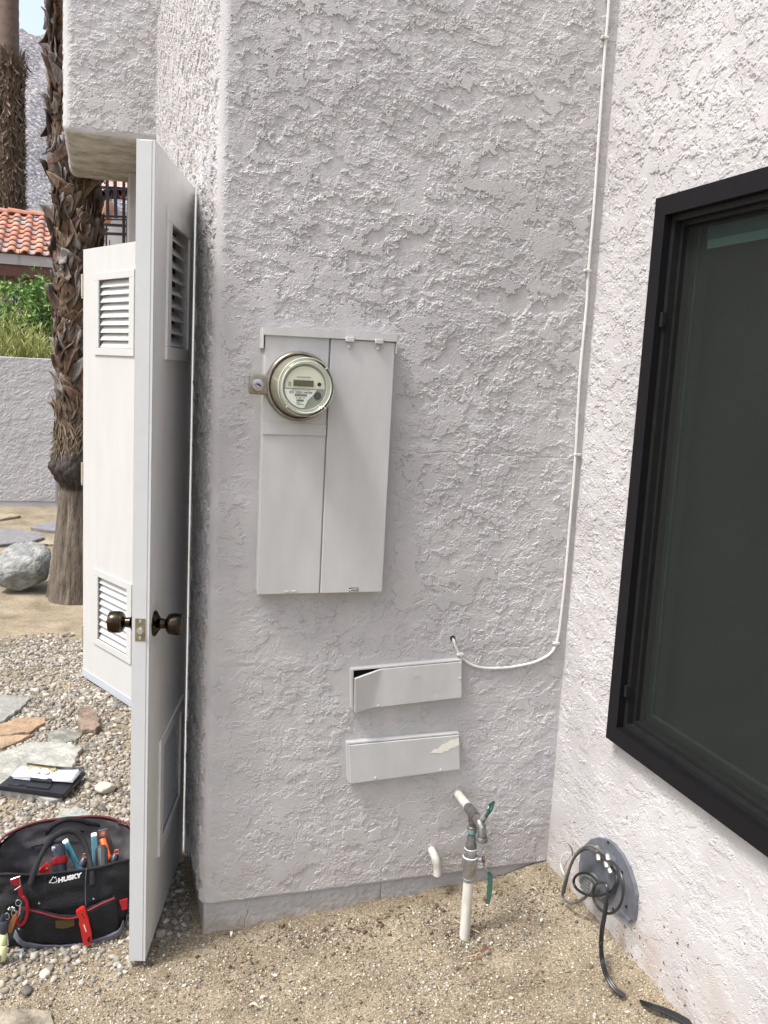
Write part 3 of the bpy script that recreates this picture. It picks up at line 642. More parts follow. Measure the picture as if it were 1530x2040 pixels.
vz = zz(1713); b1 = MB(); b1.tube([(px_+.018, py_-.002, vz), (px_+.030, py_-.006, vz+.001), (px_+.034, py_-.007, vz+.001)], [.0085, .0085, .0055], 12); b1.lathe([(0, .0085), (.006, .0085), (.006, .0003)], (px_+.034, py_-.007, vz+.001), (1, -.2, 0), 6, mi=1); pin(b1.build('valve_stem', [m_zinc, mat('rusty_nut', (.20, .07, .03), .7, var=.4, vscale=90)], wrz), wz)
b1 = MB(); b1.tube([(px_+.036, py_-.010, vz-.004), (px_+.040, py_-.012, vz-.022), (px_+.050, py_-.014, vz-.034)], .0035, 8, smooth_path=3, flat=.5); b1.tube([(px_+.049, py_-.014, vz-.032), (px_+.057, py_-.014, vz-.045), (px_+.058, py_-.014, vz-.100), (px_+.057, py_-.014, vz-.128)], [.0045, .0075, .0075, .0045], 10, mi=1, smooth_path=3, flat=.45); pin(b1.build('lever', [m_zinc, mat('green_vinyl', (.03, .095, .075), .5)], wrz), wz)

# condensate stub
cs = MB(); cs.tube([on(858, 1690, 1, YA+.01), on(862, 1698, 1, YA-.020), on(868, 1712, 1, YA-.035), on(871, 1728, 1, YA-.036), on(871, 1743, 1, YA-.036)], [.0105, .0115, .012, .0115, .0120], 14, smooth_path=4)
tag(cs.build('drain_stub', m_pvc), 'short bent white drain pipe poking out of the meter wall above the plinth', 'drain pipe')

# ------------------------------------------------------------------ half-round cover plate and cables on the window wall
jp = empty('cover_plate', on(1205, 1755, 0, XB), label='half-round galvanised cover plate low on the window wall', cat='cover plate'); ji = Matrix.Translation(-jp.location)
out = [(1153, 1757), (1153, 1722), (1156, 1702), (1164, 1684), (1177, 1672), (1192, 1668), (1207, 1672), (1222, 1683), (1238, 1702), (1251, 1729), (1261, 1760), (1266, 1784), (1265, 1806), (1262, 1833), (1244, 1832), (1226, 1822), (1205, 1804), (1180, 1782)]
b1 = MB(); b1.prism([on(a, b_, 0, XB-.010) for a, b_ in out], (.012, 0, 0)); pin(b1.build('plate', m_galv, jp), ji)
inn = [(1158, 1752), (1159, 1722), (1165, 1704), (1180, 1692), (1200, 1694), (1216, 1708), (1224, 1732), (1224, 1758), (1214, 1782), (1196, 1792), (1176, 1775)]
b1 = MB(); q_ = [on(a, b_, 0, XB-.026) for a, b_ in inn]; b1.prism(q_, (.015, 0, 0)); pin(b1.build('box_body', mat('galvanised_box', (.17, .19, .22), .42, metal=.4, var=.35, vscale=20), jp), ji)
for a, b_ in ((1240, 1738), (1248, 1806), (1222, 1811), (1176, 1683), (1212, 1678)): pin(MB().lathe([(0, .0042), (.002, .004), (.003, .0003)], on(a, b_, 0, XB-.010), (-1, 0, 0), 10).build('screw', m_dark, jp), ji)
b1 = MB(); c_ = on(1166, 1762, 0, XB-.055); b1.lathe([(0, .026), (.012, .027), (.028, .027), (.029, .024)], c_, (1, 0, 0), 20, cap0=True)
for k in range(-2, 3): b1.box(c_.x-.0035, c_.x-.0005, c_.y-.020, c_.y+.020, c_.z+k*.009-.0022, c_.z+k*.009+.0022, bev=.001)
pin(b1.build('cable_gland', mat('grey_gland', (.16, .17, .16), .5, var=.3, vscale=50), jp), ji)
b1 = MB(); c_ = on(1245, 1826, 0, XB-.012); b1.box(c_.x-.004, c_.x+.004, c_.y-.022, c_.y+.022, c_.z-.006, c_.z+.006, bev=.002); pin(b1.build('lower_tab', m_galv, jp), ji)
cc = empty('cable_coil', on(1185, 1770, 0, XB-.05), label='tangle of grey and black coax cable hanging over the half-round plate', cat='cable'); ci = Matrix.Translation(-cc.location)
def cab(pp, r_, m_, name='cable', k=4):
    return pin(MB().tube([on(a, b_, 0, XB-d) for a, b_, d in pp], r_, 8, smooth_path=k).build(name, m_, cc), ci)
cab([(1210, 1712, .03), (1200, 1698, .045), (1184, 1687, .06), (1170, 1685, .065), (1153, 1696, .07), (1139, 1718, .07), (1130, 1744, .07), (1122, 1769, .07), (1121, 1784, .065), (1129, 1796, .06), (1141, 1799, .06), (1156, 1794, .06), (1171, 1783, .06), (1179, 1768, .055), (1178, 1752, .045)], .0040, m_cable_g)
cab([(1195, 1712, .035), (1180, 1696, .05), (1166, 1692, .058), (1148, 1704, .062), (1136, 1727, .062), (1128, 1758, .06), (1124, 1778, .055)], .0036, m_cable_g)
cab([(1186, 1702, .035), (1207, 1713, .045), (1224, 1720, .055), (1237, 1742, .06), (1242, 1768, .062), (1238, 1797, .06), (1227, 1814, .06), (1212, 1820, .062), (1197, 1813, .065), (1186, 1799, .068), (1181, 1782, .07), (1184, 1766, .072), (1194, 1758, .073), (1205, 1760, .073), (1210, 1771, .073), (1209, 1788, .072), (1206, 1806, .07)], .0038, mat('dark_cable', (.03, .03, .031), .35, var=.3, vscale=60))
cab([(1192, 1757, .05), (1176, 1743, .06), (1162, 1739, .066), (1150, 1743, .07), (1143, 1753, .07), (1145, 1765, .07), (1154, 1775, .07), (1170, 1783, .07), (1187, 1785, .068), (1206, 1781, .065), (1221, 1772, .06), (1229, 1757, .055), (1227, 1740, .05), (1218, 1728, .04)], .0038, m_cable_b)
cab([(1132, 1698, .012), (1123, 1704, .015), (1118, 1716, .015), (1118, 1728, .018), (1124, 1742, .03)], .0022, m_cable_w, 'white_wire')
cab([(1132, 1682, .005), (1139, 1690, .02), (1140, 1706, .03)], .0014, m_cable_b)
b1 = MB()
for a, b_, d in ((1211, 1708, .045), (1208, 1722, .045), (1192, 1708, .05), (1190, 1692, .045), (1215, 1733, .04)):
    p = on(a, b_, 0, XB-d); b1.lathe([(-.009, .0055), (-.004, .0065), (.006, .0062), (.009, .0045)], p, (.2, .8, .5), 8, cap0=True, cap1=True)
pin(b1.build('connector', mat('splitter_nickel', (.50, .50, .44), .35, metal=.5, var=.3, vscale=90), cc), ci)
drop = [on(1206, 1800, 0, XB-.072), on(1203, 1824, 0, XB-.078), on(1198, 1852, 0, XB-.085), on(1196, 1882, 0, XB-.085)]
drop += [on(1198, 1912, 2, .135), on(1207, 1945, 2, .105), on(1224, 1972, 2, .088), on(1243, 1986, 2, .080)]
pin(MB().tube(drop, .0042, 8, smooth_path=5).build('cable', m_cable_b, cc), ci)
pin(MB().tube([p+Vector((.007, .003, 0)) for p in drop], .0036, 8, smooth_path=5).build('cable', m_cable_b, cc), ci)
b1 = MB()
for k, dd in enumerate((0, .009, .018)):
    b1.tube([on(1276+k*2, 1994+k*3, 2, .088)+Vector((0, 0, 0)), on(1300, 2002+k*3, 2, .100), on(1335, 2014+k*4, 2, .100), on(1372, 2034+k*5, 2, .095), on(1410, 2065+k*5, 2, .09)], .0038, 8, smooth_path=4)
tag(b1.build('cable_bundle', m_cable_b), 'glossy black cable ends lying on the sand at the lower right', 'cable')

# ------------------------------------------------------------------ ground
def axis(parts): return np.unique(np.concatenate(parts))
gx = axis([-np.geomspace(3, 1500, 26)[::-1], np.arange(-3, -.9, .06), np.arange(-.9, -.42, .012), np.arange(-.42, 1.42, .0052), np.arange(1.42, 3, .1), np.geomspace(3, 1500, 20)])
gy = axis([-np.geomspace(1, 400, 14)[::-1], np.arange(-1, 1.4, .06), np.arange(1.4, 1.95, .012), np.arange(1.95, 2.75, .0052), np.arange(2.75, 4.4, .012), np.arange(4.4, 11, .04), np.geomspace(11, 300, 30), np.geomspace(320, 1500, 6)])
GX, GY = np.meshgrid(gx, gy, indexing='ij')
fade = np.exp(-np.hypot(GX, GY-2)/8)
def grel(x, y):
    x = np.asarray(x, float); y = np.asarray(y, float)
    return gz(x, y)+.010*fbm(x*1.6, y*1.6, 61, 3)*sstep(12, 4, np.hypot(x, y))+.0045*fbm(x*9, y*9, 62, 3)*sstep(9, 4, y)
GZ = grel(GX, GY)+sstep(6, 3.5, GY)*(.0035*fbm(GX*45, GY*45, 63, 3, .6)+.0016*fbm(GX*150, GY*150, 66, 2))
# sand slumped against wall foot and round the pipe
GZ += .010*np.exp(-((GY-2.285)/.05)**2)*(GX > .3)*(GX < 1.35)*(.5+fbm(GX*7, GY*0+2, 64, 3))
GZ -= .006*np.exp(-((GX-px_)**2+(GY-py_+.03)**2)/.004)
i = np.arange(GX.size).reshape(GX.shape); q = np.stack([i[:-1, :-1], i[1:, :-1], i[1:, 1:], i[:-1, 1:]], -1).reshape(-1, 4)
mg = bpy.data.materials.new('sandy_ground'); mg.use_nodes = True; n = mg.node_tree.nodes; l = mg.node_tree.links; b = n['Principled BSDF']
b.inputs['Roughness'].default_value = .92; b.inputs['Specular IOR Level'].default_value = .15
tc = n.new('ShaderNodeTexCoord')
def noise(sc, det=5, rg=.6):
    a = n.new('ShaderNodeTexNoise'); a.inputs['Scale'].default_value = sc; a.inputs['Detail'].default_value = det; a.inputs['Roughness'].default_value = rg; l.new(tc.outputs['Object'], a.inputs['Vector']); return a
def ramp(src, stops):
    r_ = n.new('ShaderNodeValToRGB'); l.new(src, r_.inputs[0]); e = r_.color_ramp.elements
    e[0].position, e[0].color = stops[0][0], (*stops[0][1], 1); e[1].position, e[1].color = stops[-1][0], (*stops[-1][1], 1)
    for p_, c_ in stops[1:-1]: x = e.new(p_); x.color = (*c_, 1)
    return r_
n1 = noise(5, 7, .65); r1 = ramp(n1.outputs[0], [(.30, (.160, .134, .096)), (.5, (.245, .212, .158)), (.7, (.325, .287, .222))])
v1 = n.new('ShaderNodeTexVoronoi'); v1.inputs['Scale'].default_value = 330; l.new(tc.outputs['Object'], v1.inputs['Vector'])
sc_ = n.new('ShaderNodeSeparateColor'); l.new(v1.outputs['Color'], sc_.inputs[0])
r2 = ramp(sc_.outputs[0], [(.0, (.42, .34, .28)), (.25, (.75, .68, .60)), (.6, (1., .97, .9)), (.85, (1.25, 1.2, 1.1)), (1., (1.75, 1.7, 1.6))])
mx = n.new('ShaderNodeMixRGB'); mx.blend_type = 'MULTIPLY'; mx.inputs[0].default_value = .85; l.new(r1.outputs[0], mx.inputs[1]); l.new(r2.outputs[0], mx.inputs[2])
l.new(mx.outputs[0], b.inputs['Base Color'])
bp = n.new('ShaderNodeBump'); bp.inputs['Distance'].default_value = .004; bp.inputs['Strength'].default_value = .8
n2 = noise(240, 4, .7); l.new(n2.outputs[0], bp.inputs['Height']); l.new(bp.outputs[0], b.inputs['Normal'])
ground = np_mesh('ground', np.stack([GX, GY, GZ], -1).reshape(-1, 3), q, mg); ground['kind'] = 'structure'
ground['label'] = 'sandy desert yard ground'

# flagstones, drawn on the ground
def inside(px2, py2, poly):
    r_ = np.zeros(px2.shape, bool); n_ = len(poly)
    for k in range(n_):
        x1, y1 = poly[k]; x2, y2 = poly[(k+1) % n_]
        c_ = ((y1 > py2) != (y2 > py2)) & (px2 < (x2-x1)*(py2-y1)/(y2-y1+1e-12)+x1); r_ ^= c_
    return r_
stone_polys = []
def flagstone(pp, label, col, h=.022, th=.03, seed=1, rz_=.5):
    P = [on(a, b_, 2, h) for a, b_ in pp]
    poly = []
    for k in range(len(P)):
        a, b_ = P[k], P[(k+1) % len(P)]; m_ = max(2, int((b_-a).length/.018))
        for j in range(m_):
            t = j/m_; q_ = a.lerp(b_, t); d = (b_-a).normalized(); nn = Vector((-d.y, d.x, 0)); q_ = q_+nn*float(perlin(np.array(q_.x*40.), np.array(q_.y*40.), seed))*.008
            poly.append((q_.x, q_.y))
    stone_polys.append(poly)
    bm = bmesh.new(); cen = Vector((sum(p_[0] for p_ in poly)/len(poly), sum(p_[1] for p_ in poly)/len(poly)))
    cz = gzs(cen.x, cen.y)+h
    rings = []
    for f_, dz in ((1.0, -th), (1.012, -.004), (1.0, .0), (.985, .002), (.8, .003), (.5, .0035), (.2, .003)):
        rings.append([bm.verts.new((cen.x+(x-cen.x)*f_, cen.y+(y-cen.y)*f_, cz+dz+(.0035*float(perlin(np.array(x*f_*14), np.array(y*f_*14), seed+3)) if f_ < .99 else 0)+(.0012*float(perlin(np.array(x*f_*60), np.array(y*f_*60), seed+4)) if f_ < .99 else 0))) for x, y in poly])
    for a, b_ in zip(rings, rings[1:]):
        for k in range(len(poly)): bm.faces.new((a[k], a[(k+1) % len(poly)], b_[(k+1) % len(poly)], b_[k]))
    bm.faces.new(rings[-1]); bmesh.ops.recalc_face_normals(bm, faces=bm.faces[:])
    me = bpy.data.meshes.new('flagstone'); bm.to_mesh(me); bm.free()
    m_ = mat('flagstone_%d' % seed, col, .8, spec=.25, var=.3, vscale=22, bump=1., bscale=75, bdist=.006, col2=tuple(c_*rz_*.85 for c_ in col)); me.materials.append(m_)
    return tag(link(bpy.data.objects.new('flagstone', me)), label, 'flagstone', 'flat stones set in the gravel')
flagstone([(-60, 1392), (10, 1384), (61, 1389), (45, 1408), (8, 1436), (-60, 1448)], 'smooth grey flagstone at the left edge, farthest of the group by the gravel', (.29, .285, .26), seed=101, rz_=.8)
flagstone([(-60, 1452), (2, 1443), (35, 1430), (92, 1430), (88, 1440), (58, 1458), (20, 1463), (-60, 1470)], 'long orange brown flagstone just in front of the smooth grey one', (.36, .25, .16), seed=102, rz_=.75)
flagstone([(-60, 1476), (15, 1466), (62, 1466), (40, 1476), (5, 1490), (-60, 1500)], 'small orange flagstone touching the white slab behind the clipboard', (.37, .265, .17), seed=103, rz_=.75)
flagstone([(160, 1406), (178, 1406), (193, 1420), (201, 1445), (190, 1452), (165, 1452), (157, 1440), (155, 1420)], 'small rust and grey mottled stone beside the far door bottom', (.27, .20, .15), seed=104, h=.028)
flagstone([(92, 1462), (118, 1452), (150, 1453), (163, 1464), (150, 1477), (120, 1482), (100, 1476)], 'flat greenish grey stone behind the big white slab', (.26, .26, .22), seed=105, h=.012)
flagstone([(-80, 1530), (0, 1500), (55, 1479), (100, 1478), (145, 1482), (163, 1490), (152, 1508), (145, 1530), (138, 1560), (124, 1572), (123, 1588), (100, 1592), (60, 1582), (0, 1574), (-80, 1590)], 'large rough white slab lying under the clipboard', (.40, .395, .35), seed=106, rz_=.7, h=.018)
flagstone([(113, 1626), (126, 1612), (150, 1610), (170, 1614), (183, 1630), (200, 1650), (170, 1662), (120, 1660), (95, 1650)], 'pale grey stone right behind the tool bag handle', (.34, .35, .31), seed=107, rz_=.8, h=.014)
flagstone([(-90, 2012), (0, 2010), (60, 2012), (104, 2018), (108, 2050), (100, 2100), (-90, 2100)], 'sandy grey slab at the bottom left corner', (.32, .28, .21), seed=108, h=.006)
flagstone([(-60, 1058), (30, 1053), (78, 1063), (88, 1070), (60, 1078), (0, 1084), (-60, 1088)], 'wide blue grey slab beyond the boulder', (.22, .215, .215), seed=110, rz_=.85, h=.03)
flagstone([(62, 1050), (92, 1041), (120, 1036), (128, 1050), (124, 1058), (90, 1055)], 'blue grey slab against the palm foot', (.22, .215, .22), seed=111, rz_=.85, h=.03)
flagstone([(60, 1085), (90, 1077), (130, 1077), (130, 1083), (95, 1084)], 'thin sandy slab between boulder and palm', (.40, .34, .24), seed=112, h=.02)
flagstone([(-60, 1020), (0, 1022), (36, 1024), (40, 1027), (0, 1034), (-60, 1040)], 'cracked tan slab at the foot of the garden wall', (.40, .33, .22), seed=113, h=.025)

# boulder
def rock(name, c, s, seed, m_, label, cat, sub=5, squash=(1, 1, 1)):
    bm = bmesh.new(); bmesh.ops.create_icosphere(bm, subdivisions=sub, radius=1)
    r_ = np.random.default_rng(seed); planes = r_.normal(size=(16, 3)); planes /= np.linalg.norm(planes, axis=1)[:, None]; dist = .70+.22*r_.random(16)
    co = np.array([v.co[:] for v in bm.verts])
    for p_, d_ in zip(planes, dist):
        k = co@p_-d_; co -= np.where(k > 0, k, 0)[:, None]*p_*.92
    co *= (1+.06*fbm(co[:, 0]*2+co[:, 2], co[:, 1]*2-co[:, 2], seed % 50, 5))[:, None]
    for v, c2 in zip(bm.verts, co): v.co = Vector((c2[0]*s[0], c2[1]*s[1], c2[2]*s[2]))
    for f_ in bm.faces: f_.smooth = True
    me = bpy.data.meshes.new(name); bm.to_mesh(me); bm.free(); me.materials.append(m_)
    o = link(bpy.data.objects.new(name, me)); o.location = c; return tag(o, label, cat)
m_rock = mat('veined_grey_rock', (.32, .315, .29), .8, spec=.2, var=.5, vscale=16, bump=1, bscale=40, bdist=.02, col2=(.14, .15, .145))
cb_ = on(211, 1568, 2, .02); rock('cobble', cb_, (.040, .032, .020), 55, mat('cream_cobble', (.52, .48, .38), .8, var=.25, vscale=40, bump=.6, bscale=90, bdist=.003), 'pale round cobble right of the clipboard', 'cobble', 3)
bc = on(46, 1130, 1, 6.35); ro = rock('boulder', (bc.x, bc.y, bc.z), (.215, .20, .165), 77, m_rock, 'grey veined boulder at the left beside the palm foot', 'boulder'); ro.rotation_euler = (R(5), R(-22), R(20))

# ------------------------------------------------------------------ gravel
def ico(sub):
    bm = bmesh.new(); bmesh.ops.create_icosphere(bm, subdivisions=sub, radius=1)
    v = np.array([x.co[:] for x in bm.verts]); f = np.array([[x.index for x in ff.verts] for ff in bm.faces]); bm.free(); return v, f
def scatter(name, xs, ys, size, sub, label, cat, pal, m_, lift=.25, seed=0, flatr=(.45, .8)):
    r_ = np.random.default_rng(seed); n_ = len(xs); V, F = ico(sub)
    ax = r_.normal(size=(n_, 4)); ax /= np.linalg.norm(ax, axis=1)[:, None]
    w_, x, y, z = ax.T
    Rm = np.stack([1-2*(y*y+z*z), 2*(x*y-z*w_), 2*(x*z+y*w_), 2*(x*y+z*w_), 1-2*(x*x+z*z), 2*(y*z-x*w_), 2*(x*z-y*w_), 2*(y*z+x*w_), 1-2*(x*x+y*y)], -1).reshape(n_, 3, 3)
    sc = np.stack([np.ones(n_), r_.uniform(.6, .95, n_), r_.uniform(*flatr, n_)], -1)*size[:, None]
    lump = 1+r_.normal(size=(n_, len(V)))*(.13 if sub > 1 else .2)
    P = V[None]*lump[..., None]*sc[:, None, :]
    P = np.einsum('nij,nvj->nvi', Rm, P); P[..., 2] *= .8
    P += np.stack([xs, ys, grel(xs, ys)+size*lift], -1)[:, None, :]
    pal = np.array(pal); c_ = pal[r_.integers(0, len(pal), n_)]*r_.uniform(.7, 1.2, n_)[:, None]
    cols = np.repeat(c_[:, None, :], len(V), 1).reshape(-1, 3)
    faces = (F[None]+(np.arange(n_)*len(V))[:, None, None]).reshape(-1, 3)
    o = np_mesh(name, P.reshape(-1, 3), faces, m_, None, True, cols); return tag(o, label, cat, kind='stuff')
PAL = [(.46, .41, .33), (.38, .34, .27), (.25, .22, .18), (.54, .50, .42), (.31, .30, .27), (.19, .175, .16), (.46, .40, .32), (.33, .27, .22), (.50, .46, .39), (.40, .38, .33), (.29, .25, .20)]
PAL = [tuple(.92*c for c in q_) for q_ in PAL]
N0 = 64000; x_ = rng.uniform(-1.0, .62, N0); y_ = rng.uniform(2.05, 5.35, N0)
dens = sstep(5.30, 5.0, y_+.12*fbm(x_*5, y_*5, 71, 3))*(.45+.55*sstep(-.30, .05, fbm(x_*3, y_*3, 72, 4)))
dens *= sstep(.05, .30, y_-2.05-np.maximum(0, (x_+.1)*.30)+.10*fbm(x_*6, y_*6, 73, 2))
dens *= np.where(x_ > .25, np.where((y_ < 2.27) | (y_ > 2.8), np.clip(1-(x_-.25)/.25, 0, 1), 0), 1)
k = rng.random(N0) < dens
pip = np.zeros(N0, bool)
for pl_ in stone_polys: pip |= inside(x_, y_, pl_)
k &= ~pip; x_, y_ = x_[k], y_[k]
sz = np.exp(rng.normal(math.log(.0058), .45, len(x_))).clip(.0022, .020)
scatter('gravel', x_, y_, sz, 2, 'mixed grey and tan pea gravel over the left of the yard', 'gravel', PAL, m_attr, seed=5)
N1 = 90000; x_ = rng.uniform(-.55, 1.36, N1); y_ = rng.uniform(1.45, 2.9, N1)
k = ((y_ < 2.275) | (x_ < .26)) & (x_ < 1.315)
x_, y_ = x_[k], y_[k]; k = rng.random(len(x_)) < .45+.55*sstep(-.2, .3, fbm(x_*6, y_*6, 81, 4)); x_, y_ = x_[k], y_[k]
sz = np.exp(rng.normal(math.log(.0020), .42, len(x_))).clip(.0009, .0065)
PALS = [(.45, .38, .28), (.36, .30, .215), (.54, .48, .37), (.66, .61, .50), (.24, .19, .14), (.48, .41, .30), (.36, .34, .31), (.78, .75, .66), (.15, .12, .09)]
PALS = [tuple(.86*c for c in q_) for q_ in PALS]
scatter('sand_grit', x_, y_, sz, 1, 'coarse tan sand grains over the yard', 'sand', PALS, m_attr, seed=6, lift=.4)
N2 = 3000; x_ = rng.uniform(.30, 1.30, N2); y_ = 2.275-np.abs(rng.normal(0, .10, N2)); k = rng.random(N2) < sstep(-.15, .35, fbm(x_*7, y_*9, 85, 3))+.12; x_, y_ = x_[k], y_[k]
scatter('leaf_litter', x_, y_, np.exp(rng.normal(math.log(.0026), .5, len(x_))).clip(.001, .009), 1, 'dark brown leaf crumbs gathered along the wall foot', 'litter', [(.16, .11, .07), (.20, .14, .09), (.11, .075, .05), (.27, .20, .13), (.20, .11, .06)], m_attr, seed=9, lift=.6, flatr=(.15, .35))
# litter: twigs, leaves
tw = MB(); tw.tube([on(905, 1832, 2, .05), on(915, 1838, 2, .055), on(940, 1850, 2, .055), on(955, 1858, 2, .05)], [.0018, .002, .002, .0012], 6); tag(tw.build('twig', mat('dry_twig', (.42, .32, .20), .8)), 'short dry twig leaning past the foot of the riser pipe', 'twig')
tw = MB(); tw.tube([on(930, 1907, 2, .048), on(944, 1903, 2, .05), on(957, 1897, 2, .05)], [.0015, .0018, .0012], 6); tag(tw.build('twig', bpy.data.materials['dry_twig']), 'pale twig on the sand just in front of the riser pipe', 'twig')
def leaf_thing(px1, py1, ln, wd, rz, col, label, z=.05):
    c_ = on(px1, py1, 2, z); vs = []; fs = []
    for i in range(7):
        t = i/6; hw = wd*math.sin(math.pi*min(1, t*.92+.06)); zc = .006*math.sin(t*3)+.002
        for s_ in (-1, 0, 1): vs.append((ln*(t-.5), s_*hw, zc+abs(s_)*hw*.5))
    for i in range(6):
        for j in range(2): fs.append([i*3+j, (i+1)*3+j, (i+1)*3+j+1, i*3+j+1])
    vs2 = vs+[(a, b_, c2-.0006) for a, b_, c2 in vs]; fs2 = fs+[[v+21 for v in f_][::-1] for f_ in fs]
    mb = MB(); mb.add(vs2, fs2, smooth=True); o = mb.build('dry_leaf', mat('dry_leaf_'+label[:6], col, .7, var=.3, vscale=90)); o.location = c_; o.rotation_euler = (R(8), R(-6), rz)
    return tag(o, label, 'leaf')
leaf_thing(966, 1894, .028, .008, .5, (.15, .065, .04), 'red brown dry leaf on the sand before the riser pipe')
leaf_thing(952, 1916, .026, .006, 2.9, (.20, .09, .05), 'dark dry leaf lying nearest the camera in front of the riser pipe')
leaf_thing(1062, 1775, .030, .006, 2.2, (.45, .38, .26), 'pale dry leaf in the sand near the inside corner', .07)
leaf_thing(505, 2007, .026, .005, 2.7, (.70, .62, .45), 'cream leaf fragment at the bottom of the sandy patch', .02)
leaf_thing(460, 1862, .020, .0035, 1.3, (.80, .77, .68), 'white chip leaning on the plinth near the left corner', .012)

# ------------------------------------------------------------------ garden wall
gw = empty('garden_wall', (-.4, 9.93, 0), label='low lilac stucco garden wall behind the boulder and palm', cat='wall'); gi = Matrix.Translation((.4, -9.93, 0))
wy = 9.93
m_gw = mat('garden_stucco', (.455, .445, .445), .85, spec=.2, var=.12, vscale=2.5, bump=.5, bscale=120)
pin(patch('wall_face', (-4.0, wy, .055), (1, 0, 0), (0, 0, 1), (0, -1, 0), 3.60, 1.487, .013, lambda u, v: stucco(u, v, 43, .9), gw, m_gw, r=(0, .03, .006, .012)), gi)
b1 = MB(); b1.box(-4.0, -.405, wy+.012, wy+.19, -.1, 1.532); pin(b1.build('core', m_gw, gw), gi)
b1 = MB(); b1.box(-4.0, -.41, wy+.008, wy+.0115, -.1, .052); pin(b1.build('footing', m_gw, gw), gi)

# ------------------------------------------------------------------ palms
def strap(V, F, C, P0, up, outw, side, ln, wd, curl, lift, tw, cbase, ctip, seg=6, cup=.35):
    """leathery leaf base: starts flat on the trunk, lifts off and curls"""
    b0 = len(V); pos = Vector(P0); d = Vector(up).normalized(); o = Vector(outw).normalized(); s_ = d.cross(o).normalized()
    q0 = pos
    for i in range(seg+1):
        t = i/seg
        a = lift*t*t*1.6+curl*max(0, t-.45)*2.2
        dd = (d*math.cos(a)+o*math.sin(a)).normalized()
        if i: q0 = q0+dd*(ln/seg)
        nn = dd.cross(s_).normalized()
        if nn.dot(o) < 0: nn = -nn
        ss = (s_*math.cos(tw*t)+nn*math.sin(tw*t))
        hw = wd*(1-.72*t**1.5)*(1 if i < seg else .25)
        for j in (-1, -.45, .45, 1):
            V.append(q0+ss*hw*j+nn*(abs(j)**2)*hw*cup*(1 if t < .7 else -.6)-nn*.0)
            m_ = t**.8; e_ = .85+.3*random.random()
            C.append(tuple((cbase[k]*(1-m_)+ctip[k]*m_)*e_ for k in range(3)))
    for i in range(seg):
        for j in range(3):
            a = b0+i*4+j; F.append((a, a+1, a+5, a+4))
m_boot = mat('palm_boot', (1, 1, 1), .55, spec=.35, attr=True, var=.55, vscale=14, stretch=(6, 6, 1.2), bump=.7, bscale=40, bdist=.006)
pt = Vector((-.118, 6.08, 0))
palm = empty('palm_tree', pt, label='nearest palm, thick trunk clad in curled grey and brown leaf bases', cat='palm tree')
def xoff(z): return .012*math.sin(z*1.1)-.010*z*.6
def rad(z):
    if z < .75: return .205-.088*max(0, (z+.02)/.77)**.8
    if z < .86: return .117+.070*((z-.75)/.11)**.8
    if z < 1.04: return .187-.045*(z-.86)/.18
    return .132
zs = list(np.arange(-.1, 1.30, .018))+list(np.arange(1.3, 4.8, .06)); seg = 72
V = []; C = []
for z in zs:
    for k in range(seg):
        a = 2*math.pi*k/seg; cx, cy = math.cos(a), math.sin(a)
        col_ = float(perlin(np.array(a*20/6.28*6.28), np.array(z*1.5), 4)); fis = abs(float(perlin(np.array(cx*11), np.array(cy*11+z*1.4), 5)))
        r_ = rad(z)*(1+.10*float(perlin(np.array(cx*1.5+z*.7), np.array(cy*1.5), 6)))-.014*max(0, .22-fis)/.22
        if .74 < z < .98: r_ += .016*float(perlin(np.array(cx*6), np.array(cy*6+z*30), 7))
        V.append((xoff(z)+r_*cx, r_*cy, z))
        g_ = .62+1.1*min(.5, fis)
        if .72 < z < .98: c_ = (.095*g_, .08*g_, .07*g_)
        elif z < .74: c_ = (.20*g_, .165*g_, .13*g_)
        else: c_ = (.13*g_, .095*g_, .06*g_)
        C.append(c_)
F = [(i*seg+k, i*seg+(k+1) % seg, (i+1)*seg+(k+1) % seg, (i+1)*seg+k) for i in range(len(zs)-1) for k in range(seg)]
np_mesh('trunk', V, F, mat('palm_bark', (1, 1, 1), .9, spec=.1, attr=True, var=.45, vscale=9, stretch=(5, 5, 1), bump=1, bscale=22, bdist=.012), palm, True, C)
V = []; F = []; C = []
z = 1.18; k = 0
while z < 4.7:
    a = k*2.399963+random.uniform(-.25, .25); rr_ = rad(z)*.97
    o = Vector((math.cos(a), math.sin(a), 0)); tn = Vector((-o.y, o.x, 0))
    sgn = random.choice((-1, 1)); big = .75 if z < 1.45 else 1.
    up = Vector((0, 0, 1))+tn*sgn*random.uniform(.25, 1.15)
    if random.random() < .22: up = Vector((0, 0, -1))+tn*sgn*random.uniform(.2, .9)
    P0 = Vector((xoff(z), 0, z))+o*(rr_-.01)-Vector((0, 0, .03))
    br = random.random(); cb_ = (.15, .075, .040) if br < .55 else (.07, .038, .024)
    ct_ = random.choice(((.25, .24, .225), (.15, .135, .125), (.24, .17, .11), (.08, .055, .04), (.14, .08, .05)))
    strap(V, F, C, P0, up, o, tn, random.uniform(.11, .23)*big, random.uniform(.028, .058)*big, random.uniform(-.7, .75), random.uniform(.03, .22), random.uniform(-.9, .9), cb_, ct_)
    z += random.uniform(.0022, .0052); k += 1
bo = np_mesh('leaf_bases', V, F, m_boot, palm, True, C)
sm = bo.modifiers.new('th', 'SOLIDIFY'); sm.thickness = .006; sm.offset = 0
